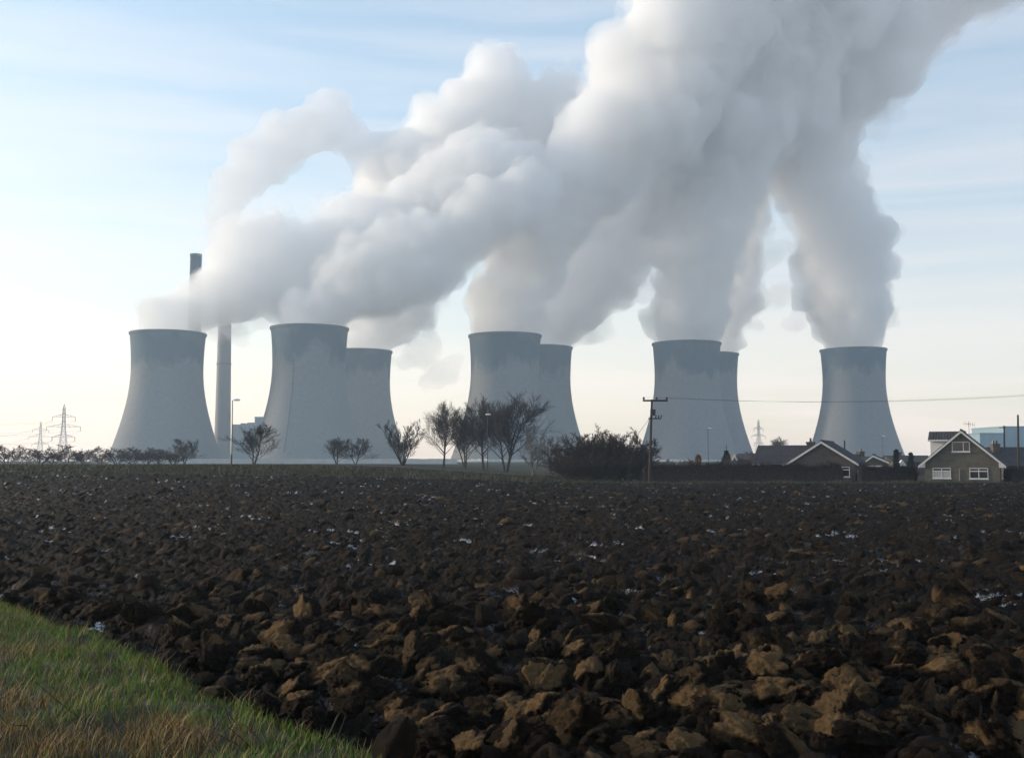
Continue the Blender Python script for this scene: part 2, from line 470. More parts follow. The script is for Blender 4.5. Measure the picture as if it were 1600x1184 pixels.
# the ground beneath and beyond, out to the horizon
gx = np.concatenate([np.linspace(-1400, -120, 24), np.linspace(-110, 110, 111), np.linspace(120, 1400, 24)])
gy = np.concatenate([np.linspace(-50, 80, 40), np.linspace(82, 200, 80), np.linspace(206, 400, 30), np.linspace(450, 2100, 30)])
GX, GY = np.meshgrid(gx, gy)
GZ = zg(GX, GY) - 0.02 + 0.05 * perlin(GX * 0.7, GY * 0.7, 0.5) * (GY > 60)
GZ = np.where(GY < yedge(GX) - 1.0, GZ - 0.35, GZ)
ii = np.arange(GX.size).reshape(GX.shape)
gq = np.stack([ii[:-1, :-1], ii[:-1, 1:], ii[1:, 1:], ii[1:, :-1]], -1).reshape(-1, 4)
ground = tag(link('ground', new_mesh('ground', np.stack([GX.ravel(), GY.ravel(), GZ.ravel()], -1), gq, True), M['meadow']), kind='structure')

# the verge the photographer stands on
vx = np.linspace(-26, 4, 260); vy = np.linspace(-4, 34, 320)
VX, VY = np.meshgrid(vx, vy)
def verge_z(X, Y):
    s = verge_s(X, Y)
    return -0.22 + 0.36 * sstep(-0.35, 0.75, s) + 0.07 * fbm(X * 1.1, Y * 1.1, 8.0, 3) * sstep(-0.2, 0.5, s)
VZ = verge_z(VX, VY)
ii = np.arange(VX.size).reshape(VX.shape)
vq = np.stack([ii[:-1, :-1], ii[:-1, 1:], ii[1:, 1:], ii[1:, :-1]], -1).reshape(-1, 4)
kv = (verge_s(VX, VY) > -0.45).ravel()[vq].all(1)
verge = tag(link('grass_verge', new_mesh('grass_verge', np.stack([VX.ravel(), VY.ravel(), VZ.ravel()], -1), vq[kv], True), M['turf']), kind='structure')

# the road behind the field, on its low bank
rm = MB()
rx = np.linspace(-160, 6, 60)
for i in range(len(rx) - 1):
    ya, yb = 137 - 0.28 * rx[i], 137 - 0.28 * rx[i + 1]
    za, zb = zg1(rx[i], ya) + 0.07, zg1(rx[i + 1], yb) + 0.07
    rm.add([(rx[i], ya, za), (rx[i + 1], yb, zb), (rx[i + 1], yb + 6.5, zb), (rx[i], ya + 6.5, za)], [(0, 1, 2, 3)])
tag(rm.build('road', M['asphalt']), kind='structure')

# ------------------------------------------------------------------ cooling towers
TH = 115.0
def tower_r(z): return 31.2 * math.sqrt(1 + ((z - 83.0) / (66.0 if z < 83 else 92.0)) ** 2)
_zs = [2.4 + (TH - 2.4) * i / 40 for i in range(41)]
shell_b = MB().lathe((0, 0, 0), [(tower_r(z), z) for z in _zs] + [(tower_r(z) - 0.9, z) for z in reversed(_zs)] + [(tower_r(2.4), 2.4)], 96)
rim_b = MB().lathe((0, 0, 0), [(tower_r(TH) - 1.1, TH - 1.6), (tower_r(TH) + 0.7, TH - 1.6), (tower_r(TH) + 0.7, TH + 0.25), (tower_r(TH) - 1.1, TH + 0.25), (tower_r(TH) - 1.1, TH - 1.6)], 96)
legs_b = MB()
for k in range(44):
    t0, t1, t2 = [2 * math.pi * (k + q) / 44 for q in (0, 0.5, 1)]
    ra, rb = tower_r(0) + 0.4, tower_r(2.4) - 0.4
    legs_b.tube((ra * math.cos(t0), ra * math.sin(t0), 0), (rb * math.cos(t1), rb * math.sin(t1), 2.7), 0.35, 0.45, 5)
    legs_b.tube((ra * math.cos(t2), ra * math.sin(t2), 0), (rb * math.cos(t1), rb * math.sin(t1), 2.7), 0.35, 0.45, 5)
pond_b = MB().lathe((0, 0, 0), [(tower_r(0) + 2.6, -0.3), (tower_r(0) + 2.6, 1.6), (tower_r(0) + 2.0, 1.6), (tower_r(0) + 2.0, -0.3)], 96)
TOW = [(263, 514.5, 'leftmost cooling tower, its steam drifting across the thin chimneys'),
       (484, 505.5, 'second cooling tower from the left, tallest looking, dark band below its lip'),
       (563, 544, 'cooling tower half hidden behind the second one from the left'),
       (789, 518, 'cooling tower in the middle of the picture, behind the tallest bare tree'),
       (843, 538, 'cooling tower overlapping behind the middle one on its right'),
       (1072.5, 531, 'cooling tower behind the wooden electricity pole'),
       (1105, 549, 'cooling tower mostly hidden behind the one beyond the wooden pole'),
       (1333, 541.5, 'rightmost cooling tower, rising alone behind the bungalow roofs')]
TPOS = []
protos = {}
for k, (px, py, lab) in enumerate(TOW):
    Y = 900.0
    for _ in range(6):                      # depth at which a 115 m tower reaches that row
        p = W(px, py, Y); zt = zg1(p.x, Y) + TH
        Y *= (zt - CAMZ) / (p.z - CAMZ)
    Y += 33.0                               # that row is the near side of the lip
    p = W(px, py, Y); z0 = zg1(p.x, Y)
    TPOS.append((p.x, Y, z0))
    t = thing('cooling_tower', (p.x, Y, z0), lab, 'cooling tower', 'cooling towers of the power station')
    t.rotation_euler.z = k * 0.7
    if k == 0:
        for nm, mb, mt, sm in (('shell', shell_b, M['tower'], True), ('rim', rim_b, M['rim'], False), ('support_lattice', legs_b, M['chimney_conc'], False), ('pond_wall', pond_b, M['pale_wall'], False)):
            o = mb.build(nm, mt, None, sm); o.parent = t; protos[nm] = o
    else:
        for nm, o in protos.items():
            c = o.copy(); c.parent = t; COL.objects.link(c)
    if k == 1:                              # the ladder line down the second tower
        lb = MB()
        az = math.atan2(-Y, -p.x) - 0.42 - t.rotation_euler.z
        pr = None
        for i in range(31):
            z = 8 + 80 * i / 30
            q = Vector(((tower_r(z) + 0.45) * math.cos(az), (tower_r(z) + 0.45) * math.sin(az), z))
            if pr is not None: lb.tube(pr, q, 0.3, 0.3, 5)
            pr = q
        o = lb.build('ladder', M['rim']); o.parent = t

# ------------------------------------------------------------------ chimneys and station buildings
def chimney(px, Y, h, r0, r1, lab, dark):
    p = W(px, HOR, Y); z0 = zg1(p.x, Y)
    t = thing('chimney', (p.x, Y, z0), lab, 'chimney', 'tall chimneys of the power station')
    rr = lambda z: r0 + (r1 - r0) * (z / h) ** 0.8
    zc = h * dark
    MB().lathe((p.x, Y, z0), [(rr(z), z) for z in [zc * i / 12 for i in range(13)]], 40).build('shaft', M['chimney_conc'], t, True)
    MB().lathe((p.x, Y, z0), [(rr(zc) + 0.03, zc), (rr(h), h - 3), (rr(h) + 0.35, h - 2.9), (rr(h) + 0.35, h), (rr(h) - 0.9, h), (rr(h) - 0.9, h - 8)], 40).build('sooty_top', M['chimney_top'], t, True)
    for zz in (0.55, 0.80):
        b = MB(); z = h * zz
        b.lathe((p.x, Y, z0), [(rr(z) - 0.1, z - 0.2), (rr(z) + 0.8, z - 0.2), (rr(z) + 0.8, z + 0.2), (rr(z) - 0.1, z + 0.2)], 40)
        b.build('gallery', M['chimney_top'], t)
    return p.x, Y, z0 + h
C1 = chimney(299.5, 1080, 205.5, 8.5, 5.5, 'chimney whose dark top stands clear above the leftmost tower', 0.70)
C2 = chimney(347.0, 1065, 172, 8.2, 5.8, 'pale chimney shaft right of the leftmost tower, top lost in steam', 0.86)

def block(name, x0, x1, yt, Y, depth, mat, lab, cat, ribs=0, roofmat=None):
    a, c = W(x0, yt, Y), W(x1, yt, Y)
    z0 = zg1(a.x, Y) - 0.1
    t = thing(name, ((a.x + c.x) / 2, Y, z0), lab, cat)
    MB().box(a.x, c.x, Y, Y + depth, z0, a.z).build('wall', mat, t)
    MB().box(a.x - 0.3, c.x + 0.3, Y - 0.3, Y + depth + 0.3, a.z + 0.003, a.z + 0.7).build('roof', roofmat or M['grey_metal'], t)
    n = max(2, int((c.x - a.x) / 6))
    for i in range(1, n):
        x = a.x + (c.x - a.x) * i / n
        MB().box(x - 0.15, x + 0.15, Y - 0.18, Y - 0.003, z0, a.z - 0.3).build('rib', mat, t)
    return t, a, c
t, a, c = block('boiler_house', 363, 398, 664, 1180, 40, M['grey_metal'], 'grey station building between the pale chimney and the second tower', 'building')
for px, w, y in ((380, 3, 661), (392, 4, 660)):
    q = W(px, y, 1190)
    MB().box(q.x - w, q.x + w, 1190, 1200, a.z + 0.71, q.z).build('plant_room', M['grey_metal'], t)
t2, a2, c2 = block('conveyor_house', 398, 411, 652, 1200, 12, M['grey_metal'], 'small grey tower block touching the left edge of the second tower', 'building')
block('industrial_shed', 1531, 1569, 678, 640, 30, M['blue_metal'], 'lower pale blue industrial shed right of the chalet bungalow', 'building')
block('industrial_building', 1567.5, 1660, 667.5, 655, 45, M['blue_metal'], 'taller pale blue industrial building at the right edge', 'building')

# pale perimeter wall in front of the towers
wt = thing('perimeter_wall', (-95, 400, 1.2), 'long pale concrete wall along the foot of the left towers', 'wall')
xa, xb = W(170, 719, 400).x, W(715, 719, 400).x
n = 36
for i in range(n):
    x0, x1 = xa + (xb - xa) * i / n, xa + (xb - xa) * (i + 1) / n
    MB().box(x0 + 0.12, x1 - 0.12, 400, 400.2, 0.9, 3.05 + 0.05 * math.sin(i * 2.3)).build('panel', M['pale_wall'], wt)
    MB().box(x0 - 0.12, x0 + 0.12, 399.95, 400.25, 0.9, 3.15).build('post', M['pale_wall'], wt)

# ------------------------------------------------------------------ steam
_bm = bmesh.new(); bmesh.ops.create_icosphere(_bm, subdivisions=2, radius=1.0)
ICO_V = np.array([v.co[:] for v in _bm.verts]); ICO_F = np.array([[v.index for v in f.verts] for f in _bm.faces]); _bm.free()

def plume_mesh(name, blobs, vox, seed, billow=1.0, grow=0.0, sub=9, base=None):
    r = np.random.default_rng(seed)
    C = []
    for c, rad in blobs:
        c = np.array(c)
        if base is not None and c[2] < base[2] + 14:     # in and just above the mouth: no wider than the mouth
            c[:2] = base[:2]; rad = min(rad, 30.0); C.append((c, rad)); continue
        C.append((c, rad))
        for _ in range(sub):
            d = r.normal(size=3); d /= np.linalg.norm(d)
            k = r.uniform(0.30, 0.55)
            C.append((c + d * rad * r.uniform(0.72, 0.95), rad * k))
    vs = np.concatenate([ICO_V * (rad + grow) + c for c, rad in C])
    fs = np.concatenate([ICO_F + i * len(ICO_V) for i in range(len(C))])
    def remesh(vs, fs, vox):
        me0 = new_mesh('tmp', vs, fs)
        o = bpy.data.objects.new('tmp', me0); COL.objects.link(o)
        md = o.modifiers.new('r', 'REMESH'); md.mode = 'VOXEL'; md.voxel_size = vox
        dg = bpy.context.evaluated_depsgraph_get(); ev = o.evaluated_get(dg)
        me1 = bpy.data.meshes.new_from_object(ev)
        bpy.data.objects.remove(o); bpy.data.meshes.remove(me0)
        co = np.empty(len(me1.vertices) * 3, dtype=np.float32); me1.vertices.foreach_get('co', co)
        no = np.empty(len(me1.vertices) * 3, dtype=np.float32); me1.vertex_normals.foreach_get('vector', no)
        lt = np.empty(len(me1.polygons), dtype=np.int32); me1.polygons.foreach_get('loop_total', lt)
        li = np.empty(len(me1.loops), dtype=np.int32); me1.loops.foreach_get('vertex_index', li)
        bpy.data.meshes.remove(me1)
        return co.reshape(-1, 3).astype(float), no.reshape(-1, 3).astype(float), li.reshape(-1, 4) if (lt == 4).all() else None
    co, no, fq = remesh(vs, fs, vox)
    x, y, z = co.T
    wx, wy, wz = x + 9 * perlin(x / 45, y / 45, z / 45), y + 9 * perlin(x / 45 + 7, y / 45, z / 45), z + 9 * perlin(x / 45, y / 45 + 5, z / 45)
    d = 7.0 * (0.55 - 2.0 * np.abs(perlin(wx / 34, wy / 34, wz / 34 + seed)))
    d += 4.2 * (0.5 - 2.0 * np.abs(perlin(wx / 16, wy / 16, wz / 16 + seed)))
    d += 3.8 * (0.5 - 2.0 * np.abs(perlin(wx / 8.0, wy / 8.0, wz / 8.0 + seed)))
    if base is not None:
        calm = sstep(base[2] + 2, base[2] + 34, z)
        d = d * (0.12 + 0.88 * calm)
    co = co + no * (d * billow)[:, None]
    if base is not None:                                 # nothing spills outside the mouth below its lip
        rr = np.hypot(co[:, 0] - base[0], co[:, 1] - base[1]); lim = 31.5 + 70 * sstep(base[2] + 1, base[2] + 26, co[:, 2])
        f = np.minimum(1.0, lim / np.maximum(rr, 1e-3)); f = np.where((co[:, 2] < base[2] + 26) & (rr < 75), f, 1.0)
        co[:, 0] = base[0] + (co[:, 0] - base[0]) * f; co[:, 1] = base[1] + (co[:, 1] - base[1]) * f
    co, no, fq = remesh(co, fq, vox * 0.72)
    me = new_mesh(name, co, fq, True)
    return me

def chain(pts, Y, n=2, jit=0.12, seed=0):
    """pixels with radii -> balls in space, filled in between; a fourth number moves the ball away in depth"""
    r = np.random.default_rng(seed); out = []
    P = [(p[0], p[1], p[2], p[3] if len(p) > 3 else 0.0) for p in pts]
    Q = [P[0]]
    for a, b2 in zip(P[:-1], P[1:]):
        for i in range(1, n + 1):
            t = i / n
            Q.append(tuple(a[k] + (b2[k] - a[k]) * t for k in range(4)))
    for x, y, rad, dd in Q:
        yy = Y + dd
        c = W(x + r.normal() * rad * jit, y + r.normal() * rad * jit, yy + r.normal() * rad * jit * 0.6)
        out.append(((c.x, c.y, c.z), rad * yy / F))
    return out

PL = []
t = TPOS
PL.append(('steam of the leftmost tower bending low to the right over its lip', [
    chain([(263, 520, 46), (262, 500, 50), (292, 492, 34), (338, 470, 48), (388, 450, 54), (440, 438, 52), (500, 410, 50), (560, 380, 52), (620, 345, 58), (690, 305, 62), (770, 265, 62)], t[0][1], 2, seed=1),
    chain([(240, 490, 24), (262, 482, 24), (285, 478, 20)], t[0][1] - 12, 2, seed=2),
    chain([(362, 440, 32), (367, 402, 34), (370, 374, 34), (404, 370, 38), (430, 395, 44), (480, 390, 44), (525, 362, 38), (560, 350, 40)], t[0][1] + 5, 2, seed=3)]))
PL.append(('steam of the second tower from the left rolling away to the right', [
    chain([(485, 512, 50), (488, 496, 52), (515, 470, 46), (560, 450, 54), (615, 430, 60), (665, 405, 58), (705, 375, 46), (750, 340, 50), (800, 310, 52)], t[1][1], 2, seed=4),
    chain([(560, 420, 38), (615, 395, 46), (665, 372, 38)], t[1][1] - 8, 2, seed=5)]))
PL.append(('steam of the half hidden third tower, climbing in a thick bank to the upper middle', [
    chain([(563, 552, 40), (572, 530, 46), (595, 505, 44), (630, 480, 42), (660, 440, 40), (640, 380, 48), (600, 320, 48), (610, 285, 50), (655, 258, 56), (705, 228, 60), (745, 185, 64), (785, 145, 56), (770, 115, 36)], t[2][1], 2, seed=6),
    chain([(745, 185, 60), (810, 200, 62), (860, 180, 52), (890, 165, 38), (905, 200, 40)], t[2][1], 2, seed=7),
    chain([(700, 300, 52), (760, 270, 56), (820, 250, 56), (880, 230, 52), (940, 220, 52)], t[2][1] + 8, 2, seed=8)]))
PL.append(('steam of the middle tower leaning right into the great cloud', [
    chain([(790, 526, 48), (791, 508, 54), (796, 480, 52), (803, 445, 50), (820, 405, 52), (845, 365, 58), (880, 320, 66), (925, 275, 76), (975, 220, 84), (1025, 150, 92), (1065, 70, 100), (1110, -20, 110), (1160, -100, 110)], t[3][1], 2, seed=9)]))
PL.append(('steam of the tower behind the middle one, low ragged edge on its right', [
    chain([(845, 546, 40), (855, 530, 44), (875, 505, 42), (905, 480, 42), (940, 450, 42), (972, 425, 38), (985, 385, 40), (1000, 345, 44), (1020, 300, 52), (1040, 250, 60)], t[4][1], 2, seed=10),
    chain([(890, 450, 40), (930, 410, 44), (950, 370, 46)], t[4][1], 2, seed=11)]))
PL.append(('broad upright steam column of the tower behind the wooden pole', [
    chain([(1073, 540, 46), (1074, 522, 52), (1078, 490, 50), (1083, 450, 52), (1090, 400, 58), (1095, 350, 64), (1102, 300, 70), (1115, 240, 82), (1140, 170, 100), (1185, 90, 112), (1240, 10, 120), (1300, -70, 120)], t[5][1], 2, seed=12)]))
PL.append(('narrow steam column showing right of the broad upright one', [
    chain([(1105, 557, 40), (1109, 540, 44), (1122, 510, 40), (1132, 470, 42), (1140, 430, 42), (1147, 390, 40), (1155, 345, 38), (1165, 300, 40), (1180, 250, 48)], t[6][1], 2, seed=13)]))
PL.append(('tall grey steam column of the rightmost tower, spreading to the upper right', [
    chain([(1333, 550, 44), (1333, 532, 50), (1331, 500, 52), (1327, 460, 58), (1325, 420, 62), (1318, 380, 62), (1303, 340, 58), (1285, 300, 56), (1268, 255, 62), (1262, 205, 72), (1285, 150, 84), (1325, 100, 84), (1375, 50, 80), (1430, 5, 72), (1500, -40, 62), (1580, -60, 60), (1660, -70, 60)], t[7][1], 2, seed=14)]))
k = 0
for lab, chains in PL:
    bl = [q for c in chains for q in c]
    p = t[k]; mouth = (p[0], p[1], p[2] + TH)
    me = plume_mesh('steam_plume', bl, 3.2, 20 + k, base=mouth)
    o = thing('steam_plume', (p[0], p[1], p[2] + TH - 4), lab, 'steam plume', 'steam plumes of the cooling towers')
    me.transform(__import__('mathutils').Matrix.Translation(-Vector(o.location)))
    link('dense_steam', me, M['steam'], o)
    rs = np.random.default_rng(90 + k); thin = [q for q in bl if q[0][2] > mouth[2] + 30]; shreds = []
    for c_, rad_ in thin:
        for _ in range(5):
            d_ = rs.normal(size=3); d_ /= np.linalg.norm(d_)
            shreds.append((tuple(np.array(c_) + d_ * (rad_ * rs.uniform(1.0, 1.28))), rs.uniform(3.5, 9.0)))
    me2 = plume_mesh('thin_steam', thin + shreds, 3.8, 50 + k, 1.5, 2.5, 4)
    me2.transform(__import__('mathutils').Matrix.Translation(-Vector(o.location)))
    link('thin_steam', me2, M['thin_steam'], o)
    k += 1
# smoke of the pale chimney, thinner
bl = chain([(347, 446, 9), (348, 425, 14), (349, 395, 18), (348, 362, 20), (346, 335, 24), (359, 305, 31), (383, 275, 38), (412, 245, 42), (447, 222, 43), (487, 207, 40), (518, 188, 32), (528, 160, 22)], C2[1], 2, seed=30) + \
     chain([(515, 195, 32), (550, 215, 32), (590, 235, 36), (640, 240, 40)], C2[1], 2, seed=31)
o = tag(link('chimney_smoke', plume_mesh('chimney_smoke', bl, 3.0, 77, 0.5), volume_mat('chimney_smoke', (0.95, 0.95, 0.96), 0.034, 0.0)), 'thinner smoke trail of the pale chimney curling to the upper left', 'smoke')
# torn-off wisps
for px, py, r_, kk, lab in ((1218, 462, 17, 7, 'torn wisp of steam left of the rightmost column'), (1243, 502, 13, 7, 'small low wisp of steam beside the rightmost tower lip'), (1206, 405, 20, 6, 'pale wisp of steam in the gap between the two right columns'),
                            (1398, 368, 13, 7, 'wisp of steam sticking out on the right of the rightmost column'), (655, 555, 24, 2, 'faint low steam wisp right of the half hidden third tower'), (690, 590, 22, 2, 'faintest lowest steam wisp in the gap before the middle tower')):
    bl = chain([(px - r_, py + r_ * 0.6, r_ * 0.6), (px, py, r_), (px + r_ * 0.9, py - r_ * 0.9, r_ * 0.6)], t[kk][1] + 10, 2, 0.3, seed=int(px))
    tag(link('steam_wisp', plume_mesh('steam_wisp', bl, 2.6, int(px), 0.45), M['thin_steam']), lab, 'steam', 'torn wisps of steam')


# ------------------------------------------------------------------ houses
def window(t, x0, x1, z0, z1, Y, mull=(), transom=None, curtain=False):
    """white frame standing 3 cm proud of the wall at Y, with its panes and sill"""
    w = MB(); f = 0.07
    w.box(x0, x0 + f, Y - 0.05, Y - 0.003, z0, z1).box(x1 - f, x1, Y - 0.05, Y - 0.003, z0, z1)
    w.box(x0 + f, x1 - f, Y - 0.05, Y - 0.003, z1 - f, z1).box(x0 + f, x1 - f, Y - 0.05, Y - 0.003, z0, z0 + f)
    for mx in mull:
        x = x0 + (x1 - x0) * mx
        w.box(x - 0.04, x + 0.04, Y - 0.047, Y - 0.004, z0 + f, z1 - f)
    if transom is not None:
        z = z0 + (z1 - z0) * transom
        w.box(x0 + f, x1 - f, Y - 0.049, Y - 0.0035, z - 0.045, z + 0.045)
    fo = w.build('window', M['white'], t)
    xs = [x0 + f] + [x0 + (x1 - x0) * mx for mx in mull] + [x1 - f]
    zs = [z0 + f] + ([z0 + (z1 - z0) * transom] if transom is not None else []) + [z1 - f]
    for i in range(len(xs) - 1):
        for j in range(len(zs) - 1):
            p = MB().box(xs[i] + 0.005, xs[i + 1] - 0.005, Y - 0.022, Y - 0.006, zs[j] + 0.005, zs[j + 1] - 0.005)
            p.build('pane', M['curtain'] if (curtain and j == 0) else M['glass'], fo)
    MB().box(x0 - 0.06, x1 + 0.06, Y - 0.12, Y - 0.004, z0 - 0.09, z0 - 0.003).build('sill', M['white'], fo)
    return fo

def slope(name, t, p0, p1, q0, q1, mat, wave=0.30, course=0.32, th=0.14):
    """a tiled roof slope: p0-p1 along the eave, q0-q1 along the ridge; rolls and courses are real relief"""
    p0, p1, q0, q1 = map(Vector, (p0, p1, q0, q1))
    Lx, Ly = (p1 - p0).length, (q0 - p0).length
    nx, ny = max(2, int(Lx / wave) * 2), max(2, int(Ly / course) * 2)
    nrm = (p1 - p0).cross(q0 - p0).normalized()
    if nrm.z < 0: nrm = -nrm
    vs, fs = [], []
    for j in range(ny + 1):
        for i in range(nx + 1):
            u, v = i / nx, j / ny
            a = p0.lerp(p1, u); c = q0.lerp(q1, u); q = a.lerp(c, v)
            h = (0.022 if i % 2 else -0.012) + (0.018 if j % 2 == 0 else -0.004)
            vs.append(q + nrm * h)
    for j in range(ny):
        for i in range(nx):
            k = j * (nx + 1) + i
            fs.append((k, k + 1, k + nx + 2, k + nx + 1))
    n = len(vs)
    vs += [v - nrm * th for v in vs]
    fs += [tuple(reversed([i + n for i in f])) for f in list(fs)]
    for i in range(nx):
        fs.append((i, i + n, i + 1 + n, i + 1)); k = ny * (nx + 1) + i; fs.append((k + 1, k + 1 + n, k + n, k))
    for j in range(ny):
        a, c = j * (nx + 1), (j + 1) * (nx + 1)
        fs.append((c, c + n, a + n, a)); a += nx; c += nx; fs.append((a, a + n, c + n, c))
    return MB().add(vs, fs).build(name, mat, t)

def stack(t, x, y, z0, z1, w=0.45, d=0.5, pots=1, mat='brick2'):
    c = MB().box(x - w, x + w, y - d, y + d, z0, z1 - 0.25).box(x - w - 0.06, x + w + 0.06, y - d - 0.06, y + d + 0.06, z1 - 0.247, z1).build('chimney_stack', M[mat], t)
    for i in range(pots):
        px = x + (i - (pots - 1) / 2) * 0.45
        MB().tube((px, y, z1 + 0.003), (px, y, z1 + 0.42), 0.14, 0.11, 8).build('chimney_pot', M['ceramic'], c)
    return c

def gable_house(name, lab, Y, depth, xl, xr, ze, zr, z0, xridge=None, inset=0.45, wall='brick', tile='tile', oh=0.3, barge=True, cat='house'):
    """gable towards the camera at depth Y; xl, xr are the roof's edges, ze its eave and zr its ridge"""
    xm = (xl + xr) / 2 if xridge is None else xridge
    t = thing(name, (xm, Y, z0), lab, cat)
    sl = (zr - ze) / (xm - xl); sr = (zr - ze) / (xr - xm)
    a, c = xl + inset, xr - inset
    MB().prism([(a, z0 - 0.2), (c, z0 - 0.2), (c, ze + sr * inset - 0.17), (xm, zr - 0.19), (a, ze + sl * inset - 0.17)], Y, Y + depth).build('wall', M[wall], t)
    slope('roof', t, (xl, Y - oh, ze), (xl, Y + depth + oh, ze), (xm, Y - oh, zr), (xm, Y + depth + oh, zr), M[tile])
    slope('roof', t, (xr, Y + depth + oh, ze), (xr, Y - oh, ze), (xm, Y + depth + oh, zr), (xm, Y - oh, zr), M[tile])
    MB().tube((xm, Y - oh - 0.02, zr + 0.03), (xm, Y + depth + oh, zr + 0.03), 0.11, 0.11, 8).build('ridge_tiles', M[tile], t)
    if barge:
        h = 0.24
        for x_, s_ in ((xl, sl), (xr, -sr)):
            MB().prism([(x_, ze - h - 0.05), (x_, ze - 0.05), (xm, zr - 0.05), (xm, zr - h - 0.05)] if x_ < xm else [(xm, zr - h - 0.05), (xm, zr - 0.05), (x_, ze - 0.05), (x_, ze - h - 0.05)], Y - oh - 0.045, Y - oh - 0.005).build('barge_board', M['white'], t)
    return t, xm, sl, sr

# the chalet bungalow on the right
Y = 111.0
l, r_, top = W(1434, 727, Y), W(1571, 727, Y), W(1501.5, 672, Y)
z0 = zg1(45, Y)
h1, xm, sl, sr = gable_house('chalet_bungalow', 'buff brick chalet bungalow with steep dark roof and white dormer at right', Y, 10.0, l.x, r_.x, l.z, top.z, z0, top.x, 0.62)
for xa_, xb_ in ((l.x + 0.02, l.x + 0.70), (r_.x - 0.70, r_.x - 0.02)):
    sgn = 1 if xa_ < top.x else -1
    poly = [(xa_, l.z - 0.22), (xb_, l.z - 0.22), (xb_, l.z + 0.36), (xa_, l.z - 0.1)] if sgn > 0 else [(xa_, l.z - 0.22), (xb_, l.z - 0.22), (xb_, l.z - 0.1), (xa_, l.z + 0.36)]
    MB().prism(poly, Y - 0.26, Y - 0.02).build('boxed_eave', M['white'], h1)
    MB().tube(((xa_ + xb_) / 2 - sgn * 0.4, Y - 0.1, l.z - 0.1), ((xa_ + xb_) / 2 - sgn * 0.4, Y + 10, l.z - 0.1), 0.07, 0.07, 6).build('gutter', M['dark_steel'], h1)
for x0, x1, y0, y1, mu, tr, cu in ((1487.5, 1515, 690, 705.5, (0.64,), None, False), (1457, 1485.5, 731, 747, (0.5,), 0.70, True), (1515, 1543.5, 731, 747.5, (0.5,), 0.70, False)):
    a, c = W(x0, y1, Y), W(x1, y0, Y)
    window(h1, a.x, c.x, a.z, c.z, Y, mu, tr, cu)
a = W(1500.5, 683, Y); MB().box(a.x - 0.13, a.x + 0.13, Y - 0.03, Y - 0.003, a.z - 0.12, a.z + 0.12).build('air_brick', M['ceramic'], h1)
a = W(1499, 737, Y); MB().tube((a.x, Y - 0.06, z0), (a.x, Y - 0.06, a.z + 0.3), 0.04, 0.04, 6).build('waste_pipe', M['steel'], h1)
a = W(1452.5, 687, Y + 3); a.x = top.x - 3.45
dm = MB().box(a.x + 0.1, top.x, Y + 2.6, Y + 6.2, a.z - 2.0, a.z).build('dormer', M['render'], h1)
zt = top.z - 0.02
slope('dormer_roof', dm, (a.x - 0.15, Y + 2.3, a.z - 0.02), (top.x, Y + 2.3, a.z - 0.02), (a.x - 0.15, Y + 4.4, zt), (top.x, Y + 4.4, zt), M['tile'])
slope('dormer_roof', dm, (top.x, Y + 6.5, a.z - 0.02), (a.x - 0.15, Y + 6.5, a.z - 0.02), (top.x, Y + 4.4, zt), (a.x - 0.15, Y + 4.4, zt), M['tile'])
MB().box(a.x - 0.15, top.x - 0.9, Y + 2.24, Y + 2.29, a.z - 0.16, a.z + 0.02).build('fascia', M['white'], dm)
ax_ = W(1507, 668, Y + 1)
ae = MB().tube((ax_.x, Y + 1, top.z - 0.4), (ax_.x, Y + 1, top.z + 0.95), 0.022, 0.022, 5)
ae.tube((ax_.x - 0.5, Y + 1, top.z + 0.7), (ax_.x + 0.6, Y + 1, top.z + 0.55), 0.018, 0.018, 5)
for i in range(6):
    f_ = i / 5; x = ax_.x - 0.5 + 1.1 * f_; z = top.z + 0.7 - 0.15 * f_
    ae.tube((x, Y + 1, z - 0.22 - 0.1 * (i == 5)), (x, Y + 1, z + 0.22 + 0.1 * (i == 5)), 0.013, 0.013, 4)
ae.build('television_aerial', M['dark_steel'], h1)
stack(h1, top.x - 3.0, Y + 8.6, 2.0, W(1450, 702, Y + 8).z, 0.35, 0.4, 1)
def face(t_, extra):
    ph = math.atan2(t_.location.x, t_.location.y)
    t_.rotation_euler.z = -(ph + R(extra)); t_.scale.x = math.cos(ph)
face(h1, 2.5)

# the long bungalow in the middle right
Y = 119.0
l, r_, top = W(1227, 724, Y), W(1342, 724, Y), W(1283.5, 688.5, Y)
z0 = zg1(33, Y)
h2, xm, sl, sr = gable_house('bungalow', 'low bungalow with broad gable, white barge boards and tiled left wing behind hedge', Y, 11.0, l.x, r_.x, l.z, top.z, z0, top.x, 0.5, 'brick2', 'tile')
a, c = W(1304, 744.5, Y), W(1327.5, 729, Y)
window(h2, a.x, c.x, a.z, c.z, Y, (0.5,), 0.7, False)
wl, wr = W(1167.5, 724, Y + 0.6).x, l.x + 2.2
rz = W(1200, 695.5, Y + 4.6).z
ez = W(1200, 724, Y + 0.6).z
MB().prism_x([(Y + 1.0, z0 - 0.2), (Y + 8.6, z0 - 0.2), (Y + 8.6, ez + 0.05), (Y + 4.6, rz - 0.2), (Y + 1.0, ez + 0.05)], wl + 0.3, wr).build('wing_wall', M['brick'], h2)
slope('wing_roof', h2, (wl, Y + 0.6, ez), (wr + 1.6, Y + 0.6, ez), (wl, Y + 4.6, rz), (wr + 1.6, Y + 4.6, rz), M['tile'])
slope('wing_roof', h2, (wr + 1.6, Y + 8.9, ez), (wl, Y + 8.9, ez), (wr + 1.6, Y + 4.6, rz), (wl, Y + 4.6, rz), M['tile'])
